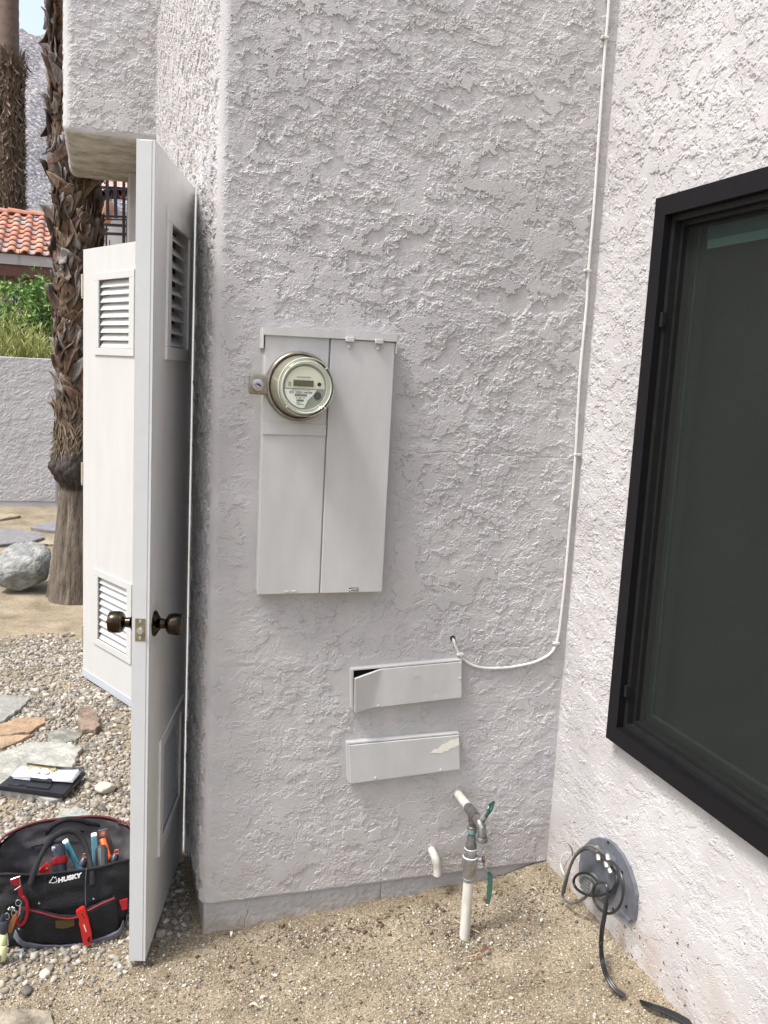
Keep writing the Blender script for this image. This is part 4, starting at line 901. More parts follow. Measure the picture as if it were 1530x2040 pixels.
# dry fibres below the boots
V = []; F = []; C = []
for k in range(420):
    a = random.uniform(0, 6.283); z = random.uniform(1.0, 1.25)
    o = Vector((math.cos(a), math.sin(a), 0)); tn = Vector((-o.y, o.x, 0))
    strap(V, F, C, Vector((xoff(z), 0, z))+o*.150, Vector((0, 0, -1 if z < 1.18 else 1))+tn*random.uniform(-.8, .8), o, tn, random.uniform(.05, .13), random.uniform(.003, .010), .1, random.uniform(.05, .25), 0, (.15, .10, .06), (.22, .17, .11), 3)
np_mesh('fibre', V, F, m_boot, palm, True, C)
# frond tips that stick out sideways
# far palm
fp = on(22, 300, 1, 26.); fpx = fp.x
palm2 = empty('palm_tree', (fpx, 26., 0), label='far palm beyond the tiled roof, shaggy skirt under a smooth upper trunk', cat='palm tree')
def fz(py): return on(30, py, 1, 26.).z
ztop = fz(-260); zsk = fz(118)
V = []; C = []; zs = np.linspace(0, ztop, 160); seg = 24
for z in zs:
    for k in range(seg):
        a = 2*math.pi*k/seg; ring = .012*abs(math.sin(z*26)); r_ = .235+.025*(z > zsk-.1)*0+ring
        V.append((r_*math.cos(a)-.02, r_*math.sin(a), z)); g_ = .8+.25*math.sin(z*26)*.5+.15*random.random(); C.append((.17*g_, .11*g_, .08*g_))
F = [(i*seg+k, i*seg+(k+1) % seg, (i+1)*seg+(k+1) % seg, (i+1)*seg+k) for i in range(len(zs)-1) for k in range(seg)]
np_mesh('trunk', V, F, m_boot, palm2, True, C)
V = []; F = []; C = []; 
for k in range(2600):
    z = random.uniform(fz(470), zsk); a = random.uniform(0, 6.283); t = (zsk-z)/(zsk-fz(470))
    bulge = .33+.10*math.exp(-(z-zsk+.15)**2/.05)
    o = Vector((math.cos(a), math.sin(a), 0)); tn = Vector((-o.y, o.x, 0)); g_ = random.uniform(.6, 1.3)
    strap(V, F, C, Vector((0, 0, z))+o*bulge*random.uniform(.75, 1.), Vector((0, 0, random.choice((1, 1, -.6))))+tn*random.uniform(-.6, .6), o, tn, random.uniform(.16, .34), random.uniform(.018, .035), random.uniform(0, .6), random.uniform(.1, .5), random.uniform(-.6, .6), (.10*g_, .06*g_, .038*g_), (.24*g_, .17*g_, .11*g_), 3)
np_mesh('skirt', V, F, m_boot, palm2, True, C)

# ------------------------------------------------------------------ neighbour's tiled house
Y0 = 19.; sc0 = Y0/15.
e0 = on(50, 507, 1, Y0); ang = R(1.5)
nb = empty('neighbour_house', (e0.x, Y0, 0), ang, label='neighbouring house with an orange barrel tile roof behind the garden wall', cat='house')
ez = e0.z; pitch = R(23); cw = .245; rows = 8; rl = .335
V = []; F = []; C = []
TC = [(.50, .235, .155), (.46, .195, .125), (.54, .275, .19), (.44, .215, .16), (.36, .255, .235), (.40, .30, .27), (.56, .30, .20), (.41, .19, .135)]
def rp(x, s, h): return (x, s*math.cos(pitch)-h*math.sin(pitch), ez+s*math.sin(pitch)+h*math.cos(pitch))
for i in range(-12, 26):
    for j in range(rows):
        x0 = i*cw; jit = random.uniform(-.012, .012)
        for kind in (0, 1):
            col_ = np.array(random.choice(TC))*random.uniform(.85, 1.12); b0 = len(V)
            for e, s_ in ((0, j*rl-.03+jit*kind), (1, (j+1)*rl+.03)):
                r_ = (.078 if kind else .062)*(1-.12*e); hb_ = (.028 if kind else .040)*(1-e)+.004
                for k in range(9):
                    a = math.pi*k/8
                    if kind: V.append(rp(x0+r_*math.cos(a), s_, hb_+r_*.80*math.sin(a)))
                    else: V.append(rp(x0+cw/2+r_*1.05*math.cos(a), s_, hb_+.022-r_*.55*math.sin(a)))
                    C.append(col_)
            for k in range(8): F.append((b0+k, b0+k+1, b0+9+k+1, b0+9+k))
ro = np_mesh('roof', V, F, mat('clay_tile', (1, 1, 1), .8, spec=.2, attr=True, var=.2, vscale=20), nb, True, C)
sm = ro.modifiers.new('th', 'SOLIDIFY'); sm.thickness = .016; sm.offset = 1
V = []; F = []; C = []
for i in range(-8, 16):
    col_ = np.array(random.choice(TC[:4])); b0 = len(V); x0 = i*.42
    for e, x1 in ((0, x0-.02), (1, x0+.44)):
        for k in range(9):
            a = math.pi*k/8; p_ = rp(0, rows*rl, 0); r_ = .10*(1-.15*e); V.append((x1, p_[1]+r_*math.cos(a), p_[2]+.03+r_*math.sin(a)+.02*(1-e))); C.append(col_)
    for k in range(8): F.append((b0+k, b0+k+1, b0+9+k+1, b0+9+k))
rc_ = np_mesh('ridge_cap', V, F, bpy.data.materials['clay_tile'], nb, True, C)
m_brn = mat('brown_timber', (.115, .045, .032), .7, var=.3, vscale=3, stretch=(1, 1, 12))
b1 = MB(); b1.box(-3, 6.2, .02, .05, ez-.20, ez-.012); b1.build('parapet_band', mat('grey_band', (.36, .335, .33), .9), nb)
b1 = MB(); b1.box(-3, 6.2, .055, .16, ez-.42, ez-.2005, bev=.006); b1.box(-3, 6.2, .165, .30, ez-.56, ez-.425, bev=.006); b1.box(-3, 6.2, .34, .55, ez-.66, ez-.562, bev=.006); b1.build('fascia_beam', m_brn, nb)
b1 = MB(); b1.box(-3, 6.2, .95, 1.2, -.1, ez+.35); b1.box(-3, 6.2, 1.2005, 2.6, -.1, ez+.1)
b1.build('wall', mat('neighbour_stucco', (.46, .41, .39), .9, var=.1, vscale=2), nb)

# wind chime hanging in front of it
wc0 = on(40, 590, 1, 11.9); wc = empty('wind_chime', (wc0.x, 11.9, wc0.z+.55), label='dark tubular wind chime hanging among the green leaves', cat='wind chime')
b1 = MB(); s11 = 11.9/1787.5
for dx, z0_, z1_, d_ in ((27, 609, 581, 0), (33, 610, 579, .03), (42, 610, 577, -.03), (45, 611, 575, .04), (47.5, 610, 579, .0)):
    a = on(dx, z0_, 1, 11.9+d_); b_ = on(dx, z1_, 1, 11.9+d_); c_ = wc.location; b1.tube([Vector((b_.x, b_.y, a.z))-c_, b_-c_], .011, 8)
b1.build('tube', m_rub, wc)
b1 = MB()
for dx, z1_ in ((27, 581), (33, 579), (42, 577), (47.5, 579)): b_ = on(dx, z1_, 1, 11.9); b1.tube([b_-wc.location, Vector((0, 0, 0))], .0015, 4)
b1.build('cord', m_rub, wc)
b1 = MB(); b1.tube([(-.02, 0, 0), (0.5, .1, .03), (1.3, .2, .05)], .012, 6); 

# ------------------------------------------------------------------ shrubs over the garden wall
def leaves(name, parent, pts, L, W, cols, droop=.3, upright=0., seed=0, m_=None, side=1.2):
    r_ = np.random.default_rng(seed); n_ = len(pts); d = r_.normal(size=(n_, 3)); d[:, 2] = d[:, 2]*(1-upright)-droop*(1-upright)+upright*2.2
    d /= np.linalg.norm(d, axis=1)[:, None]; q_ = r_.normal(size=(n_, 3)); s_ = np.cross(d, q_); s_ /= np.linalg.norm(s_, axis=1)[:, None]; nn = np.cross(d, s_)
    l_ = L*r_.uniform(.6, 1.3, n_)[:, None]; w_ = W*r_.uniform(.7, 1.2, n_)[:, None]
    P = np.stack([pts, pts+d*l_*.45+s_*w_+nn*w_*.3, pts+d*l_, pts+d*l_*.45-s_*w_+nn*w_*.3], 1)
    c_ = np.array(cols)[r_.integers(0, len(cols), n_)]*r_.uniform(.7, 1.25, n_)[:, None]
    return np_mesh(name, P.reshape(-1, 3), np.arange(n_*4).reshape(-1, 4), m_, parent, False, np.repeat(c_[:, None], 4, 1).reshape(-1, 3))
m_leaf = mat('leaf', (1, 1, 1), .5, spec=.4, attr=True)
try: m_leaf.node_tree.nodes['Principled BSDF'].inputs['Transmission Weight'].default_value = 0.
except Exception: pass
G1 = [(.14, .25, .05), (.09, .18, .035), (.21, .33, .08), (.05, .10, .02)]
G2 = [(.34, .37, .10), (.27, .31, .08), (.44, .44, .15), (.20, .24, .07), (.48, .42, .17)]
def shrub(name, label, cx, cy, z0, z1, rx, n_, L, W, cols, upright, seed, ry=None):
    o = empty(name, (cx, cy, 0), label=label, cat='shrub'); r_ = np.random.default_rng(seed)
    nc = max(6, n_//90); cc_ = np.stack([r_.normal(0, rx*.5, nc), r_.normal(0, (ry or rx)*.5, nc), r_.uniform(z0, z1, nc)], -1)
    cc_[:, 0] = cc_[:, 0].clip(-rx, rx)
    idx = r_.integers(0, nc, n_); p_ = cc_[idx]+r_.normal(0, 1, (n_, 3))*np.array([.11, .11, .10])
    b_ = MB()
    for c_ in cc_[:14]: b_.tube([(0, 0, 0), (c_[0]*.4, c_[1]*.4, c_[2]*.5), tuple(c_)], [.02, .012, .004], 5)
    b_.build('branches', mat('twig_'+str(seed), (.18, .13, .08), .9), o)
    leaves('foliage', o, p_, L, W, cols, .2, upright, seed, m_leaf); return o
def gx_(px1, y): return on(px1, 640, 1, y).x
shrub('leafy_shrub', 'bright green leafy shrub standing against the palm behind the garden wall', gx_(75, 11.4), 11.4, 1.35, 2.35, .30, 3600, .085, .014, G1, 0, 31)
shrub('leafy_shrub', 'dark green shrub filling the middle behind the garden wall', gx_(42, 11.7), 11.7, 1.2, 1.98, .45, 3800, .08, .014, G1, 0, 35)
shrub('leafy_shrub', 'green shrub at the left picture edge behind the garden wall', gx_(-12, 11.2), 11.2, 1.2, 2.05, .30, 3000, .08, .014, G1, 0, 36)
def broom(label, px1, y, ztop_, rx, n_, seed):
    cx = gx_(px1, y); o = empty('broom_shrub', (cx, y, 0), label=label, cat='shrub'); r_ = np.random.default_rng(seed)
    st_ = np.stack([r_.uniform(-rx, rx, n_), r_.uniform(-rx*.5, rx*.5, n_), np.full(n_, 1.20)+r_.random(n_)*.3], -1)
    tip = st_+np.stack([st_[:, 0]*.3+r_.normal(0, .05, n_), r_.normal(0, .05, n_), (ztop_-1.35)*r_.uniform(.35, 1., n_)*(1-.45*(st_[:, 0]/rx)**2)], -1)
    k_ = 9; t = r_.random((n_, k_))[..., None]; p_ = (st_[:, None]*(1-t)+tip[:, None]*t).reshape(-1, 3)+r_.normal(0, .008, (n_*k_, 3))
    leaves('stems', o, p_, .085, .0035, G2, 0, .75, seed, m_leaf)
    b_ = MB(); 
    for a in range(10): b_.tube([(r_.normal(0, .05), 0, 0), tuple(st_[a])], [.012, .006], 5)
    b_.build('branches', mat('broom_wood_'+str(seed), (.25, .2, .12), .9), o)
broom('tall yellow green broom-like shrub at the left above the garden wall', 22, 10.55, 2.02, .24, 420, 41)
broom('shorter yellow green broom-like shrub next to the palm above the garden wall', 78, 10.45, 1.80, .22, 330, 42)
broom('yellowish shrub half out of frame over the garden wall', -12, 10.4, 1.75, .20, 260, 43)
# a hanging vine in front of the beam
vn = empty('vine', on(45, 560, 1, 12.4), label='thin green vine with sparse leaves hanging under the brown beam', cat='vine')
b1 = MB(); vpts = [on(a, b_, 1, 12.4)-vn.location for a, b_ in ((-30, 560), (5, 566), (30, 568), (60, 572), (92, 582), (125, 592))]
b1.tube(vpts, .006, 5, smooth_path=3); b1.tube([on(128, 590, 1, 12.4)-vn.location, on(128, 590, 1, 12.4)-vn.location+Vector((.2, 0, -2.9))], .012, 5); b1.build('stem', mat('vine_stem', (.2, .18, .09), .9), vn)
r_ = np.random.default_rng(9); P = []
for k in range(330):
    t = r_.random()*5; i = min(4, int(t)); a = vpts[i].lerp(vpts[i+1], t-i); P.append((a.x+r_.normal(0, .06), a.y+r_.normal(0, .08), a.z-abs(r_.normal(0, .10))+.04))
leaves('foliage', vn, np.array(P), .09, .016, G1[:3], .6, 0, 8, m_leaf)

# ------------------------------------------------------------------ metal gate and back building seen under the soffit
def zp(px1, py1, y): return on(px1, py1, 1, y)
mgm = mat('dark_brown_metal', (.035, .018, .018), .45, var=.3, vscale=30); mnv = mat('navy_slat', (.012, .016, .028), .4)
gt_ = empty('metal_screen', zp(230, 700, 9.), label='dark brown metal screen with navy slats seen under the soffit', cat='screen'); gi2 = Matrix.Translation(-gt_.location)
def bar(mb, p0, p1, w_, y, mi=0):
    a = zp(*p0, y); b_ = zp(*p1, y); hw = w_*y/1787.5/2; d = (b_-a).normalized(); s_ = Vector((d.z, 0, -d.x))*hw
    mb.prism([a-s_, b_-s_, b_+s_, a+s_], (0, .035, 0), mi)
b1 = MB()
bar(b1, (247, 340), (246, 700), 5.5, 9.0); bar(b1, (196, 372), (196, 700), 3.5, 9.0); bar(b1, (218.5, 478), (218, 700), 1.8, 9.05); bar(b1, (252, 430), (253, 700), 1.6, 9.05)
b1.build('post', mgm, gt_).matrix_parent_inverse = gi2
for (y1, y2, w_) in ((372, 375.5, 4.5), (393, 396, 1.6), (430, 431.5, 3), (436, 437.5, 1.8), (446, 449.5, 4.5), (464, 466.5, 4.5), (520, 520, 4), (600, 600, 4)):
    b1 = MB(); bar(b1, (190, y1), (300, y1+(y2-y1)*1.8), w_, 8.99); b1.build('rail', mgm, gt_).matrix_parent_inverse = gi2
for xx in (214, 230):
    b1 = MB(); bar(b1, (xx-1, 345), (xx+1, 434), 6.2, 8.95); b1.build('slat', mnv, gt_).matrix_parent_inverse = gi2
gh = empty('back_house', zp(230, 700, 14.), label='pale stucco house with a pinkish tile roof edge behind the metal screen', cat='house'); gi3 = Matrix.Translation(-gh.location)
b1 = MB(); a = zp(160, 412, 14.); c_ = zp(330, 412, 14.)
b1.box(a.x, c_.x, 14., 15., -.1, a.z); b1.build('wall', mat('back_stucco', (.50, .46, .44), .9, var=.1, vscale=2), gh).matrix_parent_inverse = gi3
b1 = MB(); 
for k in range(9):
    p_ = zp(200+k*11, 392-k*1.0, 14.); 
    for j in range(3): b1.lathe([(0, .075), (.45, .062)], (p_.x, 13.75+j*.38, p_.z-.02+j*.17), (0, .9, .42), 12, cap0=False)
b1.build('roof', mat('pink_tile', (.60, .30, .22), .8, var=.3, vscale=6), gh).matrix_parent_inverse = gi3
b1 = MB(); p_ = zp(212, 412, 12.5); b1.lathe([(-.22, .04), (-.15, .07), (-.03, .095), (.04, .085), (.08, .06), (.09, .07)], p_, (0, 0, 1), 24); b1.tube([p_+Vector((0, 0, -.21)), Vector((p_.x, p_.y, 0))], .012, 10, mi=1)
tag(b1.build('clay_urn', [mat('terracotta', (.50, .22, .13), .8, var=.25, vscale=8), m_rub]), 'terracotta urn on a post behind the metal screen', 'urn')

# ------------------------------------------------------------------ mountain
mxs = np.linspace(-420, 330, 260); mys = np.linspace(330, 760, 200); MX_, MY_ = np.meshgrid(mxs, mys, indexing='ij')
tt = (MY_-330)/250.
prof = np.where(tt < 1, 1-(1-tt)**1.5, np.maximum(0, 1-(tt-1)*.8))
ridge = 180+8*fbm(MX_*.006, MY_*0+3, 91, 4)
MZ_ = prof*ridge*(1+.10*fbm(MX_*.012, MY_*.012, 92, 4))+9*fbm(MX_*.03, MY_*.03, 93, 5, .6)*np.clip(tt*3, 0, 1)-2
i = np.arange(MX_.size).reshape(MX_.shape); q = np.stack([i[:-1, :-1], i[1:, :-1], i[1:, 1:], i[:-1, 1:]], -1).reshape(-1, 4)
mm = bpy.data.materials.new('rocky_slope'); mm.use_nodes = True; n = mm.node_tree.nodes; l = mm.node_tree.links; b = n['Principled BSDF']; b.inputs['Roughness'].default_value = .95; b.inputs['Specular IOR Level'].default_value = 0
tc = n.new('ShaderNodeTexCoord')
n1 = noise(.8, 8, .66); r1 = ramp(n1.outputs[0], [(.38, (.10, .098, .105)), (.50, (.19, .185, .195)), (.58, (.28, .27, .275)), (.66, (.52, .50, .49))])
n2 = noise(.05, 6, .6); r2 = ramp(n2.outputs[0], [(.35, (.80, .81, .84)), (.65, (1.12, 1.09, 1.04))])
mx = n.new('ShaderNodeMixRGB'); mx.blend_type = 'MULTIPLY'; mx.inputs[0].default_value = 1; l.new(r1.outputs[0], mx.inputs[1]); l.new(r2.outputs[0], mx.inputs[2]); l.new(mx.outputs[0], b.inputs['Base Color'])
bp = n.new('ShaderNodeBump'); bp.inputs['Distance'].default_value = .6; bp.inputs['Strength'].default_value = .6; l.new(n1.outputs[0], bp.inputs['Height']); l.new(bp.outputs[0], b.inputs['Normal'])
mo = np_mesh('hills', np.stack([MX_, MY_, MZ_], -1).reshape(-1, 3), q, mm); mo['kind'] = 'structure'; mo['label'] = 'rocky desert mountain slope under the sky'
# ------------------------------------------------------------------ tool bag
m_nyl = mat('black_nylon', (.016, .016, .018), .8, spec=.25, var=.35, vscale=18, bump=.8, bscale=120, bdist=.003)
m_lin = mat('grey_lining', (.085, .08, .085), .9, var=.35, vscale=12, bump=.4, bscale=60, bdist=.002)
m_red = mat('red_webbing', (.30, .010, .016), .55, spec=.3, var=.2, vscale=60)
m_dred = mat('dark_red_piping', (.095, .010, .016), .7)
m_grn = mat('grey_vinyl', (.115, .11, .135), .6, var=.25, vscale=20)
bag = empty('tool_bag', (-.08, 2.43, 0), label='open black tool bag with red trim, packed with hand tools, on the gravel', cat='tool bag'); bi = Matrix.Translation((.08, -2.43, 0))
def sec(z, off=0.):
    """bag outline at height z as list of (x, y)"""
    t = min(1, max(0, z/.205)); a = .158+.024*t-off; b_ = .092+.020*t-off; cy = 2.427+.020*t; out_ = []
    for k in range(96):
        th = 2*math.pi*k/96; c_, s_ = math.cos(th), math.sin(th); e_ = .52
        out_.append((-.080+a*math.copysign(abs(c_)**e_, c_), cy+b_*math.copysign(abs(s_)**e_, s_), th))
    return out_
def ztop_(th): s_ = math.sin(th); return .212+.030*max(0, s_)-.010*abs(math.cos(th))**3+.004*math.sin(th*5)
def bag_surface(name, z0, frac, off, m_, wr=.004, par=bag, inward=False):
    V = []; F = []; L = 22
    for i in range(L+1):
        t = i/L
        for (x, y, th) in sec(z0+t*.205, off):
            zt = z0+t*(ztop_(th)-z0)*frac
            nx, ny = math.cos(th), math.sin(th); w_ = 2.2*wr*float(perlin(np.array(x*22.+3), np.array(zt*26+y*20), 14))+wr*.5*float(perlin(np.array(x*60.), np.array(zt*40+y*50), 15))
            w_ += -.007*(1-min(1, abs(float(perlin(np.array(x*9.+zt*7), np.array(zt*11-x*5+y*6), 19)))*3.2))**3
            bul = .010*math.sin(math.pi*min(1, t*1.05))*(1 if s_neg(th) else .5)
            V.append((x+nx*(w_+bul*.6), y+ny*(w_+bul), zt))
    for i in range(L):
        for k in range(96): F.append((i*96+k, i*96+(k+1) % 96, (i+1)*96+(k+1) % 96, (i+1)*96+k))
    return pin(np_mesh(name, V, F, m_, par), bi)
def s_neg(th): return math.sin(th) < 0
body = bag_surface('body', .006, 1., 0., m_nyl)
bag_surface('lining', .03, .985, .007, m_lin, .002)
b1 = MB(); b1.box(-.235, .075, 2.345, 2.505, .004, .034, bev=.01); pin(b1.build('floor', m_nyl, bag), bi)
ring = [(x, y, ztop_(th)) for x, y, th in sec(.205)]
b1 = MB(); b1.tube([ring[k % 96] for k in range(-4, 52)], .0035, 8, caps=True); pin(b1.build('rim_piping', m_dred, bag), bi)
b1 = MB(); b1.tube([ring[k % 96] for k in range(50, 94)], .0032, 8); pin(b1.build('front_binding', m_nyl, bag), bi)
YFR = 2.322
def fy(x, z): return 2.335-.0*z-.012*math.sin(math.pi*min(1, z/.2))
def front_sheet(name, poly_top, poly_bot, off, m_, th_=.003, n_=40):
    """strip hugging the bag front between two px polylines"""
    def samp(pl_, t):
        k = t*(len(pl_)-1); i_ = min(len(pl_)-2, int(k)); f_ = k-i_; a, b_ = pl_[i_], pl_[i_+1]; p = on(a[0]*(1-f_)+b_[0]*f_, a[1]*(1-f_)+b_[1]*f_, 1, 2.328); return p
    V = []; F = []; J = 8
    for i_ in range(n_+1):
        a = samp(poly_top, i_/n_); b_ = samp(poly_bot, i_/n_)
        for j in range(J+1):
            p = a.lerp(b_, j/J); edge = min(i_, n_-i_, j+2, J-j+2)/3; xx = (p.x+.080)/.185
            y = fy(p.x, p.z)-off*min(1, edge)+.045*max(0, abs(xx)-.62)**1.5*1.6-.0025*float(perlin(np.array(p.x*40), np.array(p.z*30), 16)); V.append((p.x, y, p.z))
    for i_ in range(n_):
        for j in range(J): F.append((i_*(J+1)+j, (i_+1)*(J+1)+j, (i_+1)*(J+1)+j+1, i_*(J+1)+j+1))
    o = pin(np_mesh(name, V, F, m_, bag), bi); s_ = o.modifiers.new('th', 'SOLIDIFY'); s_.thickness = th_; s_.offset = 1; return o
front_sheet('pocket', [(46, 1803), (80, 1808), (120, 1818), (150, 1818), (175, 1804), (205, 1790), (230, 1782)], [(26, 1872), (60, 1880), (120, 1884), (150, 1884), (180, 1882), (210, 1876), (240, 1866)], .009, m_nyl)
front_sheet('base_band', [(30, 1852), (50, 1872), (85, 1879), (125, 1881), (160, 1877), (205, 1864), (235, 1850), (247, 1836)], [(26, 1868), (48, 1885), (85, 1889), (125, 1890), (160, 1887), (205, 1878), (235, 1868), (249, 1852)], .013, m_grn)
def ftube(name, pp, r_, m_, off=.012, par=None, flat=1.):
    P_ = [];
    for a, b_ in pp:
        p = on(a, b_, 1, 2.328); xx = (p.x+.080)/.185; P_.append((p.x, fy(p.x, p.z)-off+.045*max(0, abs(xx)-.62)**1.5*1.6, p.z))
    o = MB().tube(P_, r_, 6, smooth_path=4).build(name, m_, par or bag); return pin(o, bi)
ftube('pocket_piping', [(50, 1804), (82, 1811), (120, 1821), (150, 1821), (175, 1807), (205, 1792), (228, 1783)], .0017, m_red)
ftube('seam', [(90, 1745), (92, 1775), (96, 1800)], .0012, m_nyl, .008); ftube('seam', [(172, 1730), (170, 1765), (171, 1800)], .0012, m_lin, .007)
def hand(name, pp, r_):
    b1 = MB(); b1.tube([on(a, b_, 1, y_) for a, b_, y_ in pp], r_, 10, smooth_path=5); return pin(b1.build(name, m_nyl, bag), bi)
hand('handle', [(60, 1762, 2.325), (70, 1730, 2.345), (83, 1702, 2.375), (102, 1672, 2.40), (128, 1656, 2.41), (150, 1657, 2.41), (166, 1676, 2.40), (176, 1702, 2.375), (182, 1732, 2.34), (184, 1762, 2.325)], [.008, .0075, .0065, .0085, .009, .009, .0085, .0065, .0075, .008])
hand('handle', [(90, 1672, 2.56), (97, 1654, 2.555), (112, 1640, 2.55), (133, 1632, 2.545), (155, 1633, 2.545), (178, 1640, 2.55), (196, 1643, 2.555), (205, 1652, 2.56)], [.0045, .007, .0075, .0075, .0075, .007, .006, .0045])
# logo
pA, pB = on(114, 1756, 1, 2.318), on(163, 1744, 1, 2.318); uu_ = (pB-pA).normalized(); vv_ = Vector((0, 0, 1)); vv_ = (vv_-uu_*vv_.dot(uu_)).normalized()
lg = text('lettering', 'HUSKY', .0165, (pA+pB)/2+vv_*.001, uu_, (0, 0, 1), mat('white_print', (.75, .75, .75), .6), bag, .0012, .0009); lg.matrix_parent_inverse = bi
wd_ = max(v.co.dot(uu_) for v in lg.data.vertices)-min(v.co.dot(uu_) for v in lg.data.vertices); k_ = (pB-pA).length/wd_; cc_ = (pA+pB)/2
for v in lg.data.vertices: d_ = (v.co-cc_).dot(uu_); v.co += uu_*d_*(k_-1)
b1 = MB()
em = [(98, 1759), (101, 1754), (104, 1751), (106, 1746), (108, 1749), (111, 1747), (112, 1751), (114, 1755), (111, 1757), (112, 1760)]
b1.tube([on(a, b_, 1, 2.3185) for a, b_ in em], .0006, 5); b1.tube([on(a, b_, 1, 2.3185) for a, b_ in ((98, 1759), (103, 1758), (106, 1760), (108, 1757), (110, 1759))], .0006, 5)
pin(b1.build('emblem', bpy.data.materials['white_print'], bag), bi)
b1 = MB(); b1.prism([on(a, b_, 1, 2.312) for a, b_ in ((110, 1835), (121, 1834), (148, 1832), (148, 1845), (128, 1850), (111, 1849))], (0, .004, 0)); pin(b1.build('badge', mat('olive_badge', (.10, .075, .03), .4, metal=.5, var=.3, vscale=90), bag), bi)
b1 = MB(); b1.prism([on(a, b_, 1, 2.322) for a, b_ in ((238, 1796), (254, 1791), (254, 1811), (243, 1814))], (0, .006, 0)); pin(b1.build('side_strap', m_red, bag), bi)
b1 = MB(); b1.prism([on(a, b_, 1, 2.318) for a, b_ in ((21, 1757), (25, 1751), (38, 1747), (40, 1760), (36, 1766), (23, 1763))], (0, .006, 0)); b1.prism([on(a, b_, 1, 2.316) for a, b_ in ((36, 1764), (43, 1764), (46, 1784), (41, 1787), (36, 1784))], (0, .005, 0)); pin(b1.build('webbing_loop', m_red, bag), bi)
b1 = MB(); b1.tube([on(a, b_, 1, 2.312) for a, b_ in ((22, 1752), (39, 1746), (41, 1765), (29, 1773), (37, 1770))], .0012, 6); pin(b1.build('buckle', m_zinc, bag), bi)
for a, b_ in ((78, 1799), (186, 1790), (38, 1850)):
    b1 = MB(); b1.lathe([(0, .003), (.003, .0025), (.004, .0005)], on(a, b_, 1, 2.316), (0, -1, 0), 10); pin(b1.build('rivet', m_zinc, bag), bi)
# things carried in or on the bag
def pxprism(name, pp, y, th_, m_, bev=.0):
    mb = MB(); mb.prism([on(a, b_, 1, y) for a, b_ in pp], (0, th_, 0)); return mb
def pxrod(mb, p0, p1, r0, r1, mi=0, seg=12, ext=.0):
    a = on(p0[0], p0[1], 1, p0[2]); b_ = on(p1[0], p1[1], 1, p1[2]); d = (b_-a).normalized(); a = a-d*ext
    L = (b_-a).length; mb.lathe([(0, r0*.9), (.003, r0), (L-.004, r1), (L-.001, r1*.85), (L, r1*.3)], a, d, seg, mi, cap0=True, cap1=True); return mb
def reb(o, loc, lab, cat):      # move origin to the thing's base
    o.data.transform(Matrix.Translation(-Vector(loc))); o.location = loc; return tag(o, lab, cat)
m_teal = mat('teal_enamel', (.012, .095, .13), .35, var=.2, vscale=40); m_ora = mat('orange_rubber', (.75, .13, .025), .45); m_slate = mat('slate_plastic', (.025, .03, .042), .35)
b1 = MB(); pxrod(b1, (120, 1738, 2.40), (115, 1682, 2.44), .020, .018, ext=.09, seg=20); pxrod(b1, (119.5, 1722, 2.408), (118, 1706, 2.419), .0212, .0212, 1, 20); b1.box(0, 0.001, 0, .001, 0, .001, T=Matrix.Translation(on(107, 1690, 1, 2.415)))
b1.prism([on(a, b_, 1, 2.412) for a, b_ in ((103, 1688), (110, 1688), (110, 1690.5), (106, 1690.5), (106, 1694), (103, 1694))], (0, .003, 0), 2)
reb(b1.build('flashlight', [m_slate, m_red, bpy.data.materials['white_print']]), on(120, 1738, 1, 2.40), 'dark cylindrical work light with a red band standing in the tool bag', 'flashlight')
def knife(p0, p1, lab):
    b1 = MB(); a = on(*p0[:2], 1, p0[2]); b_ = on(*p1[:2], 1, p1[2]); d = (b_-a).normalized(); a = a-d*.05; s_ = d.cross(Vector((0, 1, 0))).normalized(); L = (b_-a).length
    T = Matrix(((s_.x, d.cross(s_).x, d.x, a.x), (s_.y, d.cross(s_).y, d.y, a.y), (s_.z, d.cross(s_).z, d.z, a.z), (0, 0, 0, 1)))
    b1.box(-.0085, .0085, -.006, .006, 0, L-.012, bev=.003, T=T); b1.box(-.0080, .0080, -.0055, .0055, L-.0118, L, bev=.004, T=T, mi=1)
    reb(b1.build('utility_knife', [m_teal, bpy.data.materials['white_print']]), a, lab, 'knife')
knife((155, 1722, 2.42), (129, 1673, 2.47), 'teal handled tool with a white tip leaning left in the tool bag')
knife((190, 1712, 2.44), (187, 1659, 2.49), 'teal handled tool with a white tip standing upright in the tool bag')
b1 = MB(); b1.prism([on(a, b_, 1, 2.505) for a, b_ in ((196, 1655), (214, 1651), (228, 1690), (226, 1720), (205, 1720))], (0, .003, 0)); reb(b1.build('putty_knife', m_zinc), on(210, 1700, 1, 2.505), 'flat grey steel blade standing at the back of the tool bag', 'blade')
b1 = MB(); pxrod(b1, (214, 1706, 2.46), (203, 1671, 2.49), .0105, .010, ext=.04); reb(b1.build('pliers', m_ora), on(214, 1706, 1, 2.46), 'orange gripped pliers in the tool bag', 'pliers')
b1 = MB(); a = on(203, 1725, 1, 2.40); b_ = on(202, 1683, 1, 2.44); d = (b_-a).normalized()
for k in range(1): b1.lathe([(-.05, .017), (.0, .017), ((b_-a).length-.012, .0165), ((b_-a).length-.003, .012), ((b_-a).length, .004)], a, d, 12, cap1=True, smooth=False)
reb(b1.build('screwdriver', mat('ribbed_black_grip', (.022, .026, .03), .45)), a, 'thick ribbed black screwdriver handle in the tool bag', 'screwdriver')
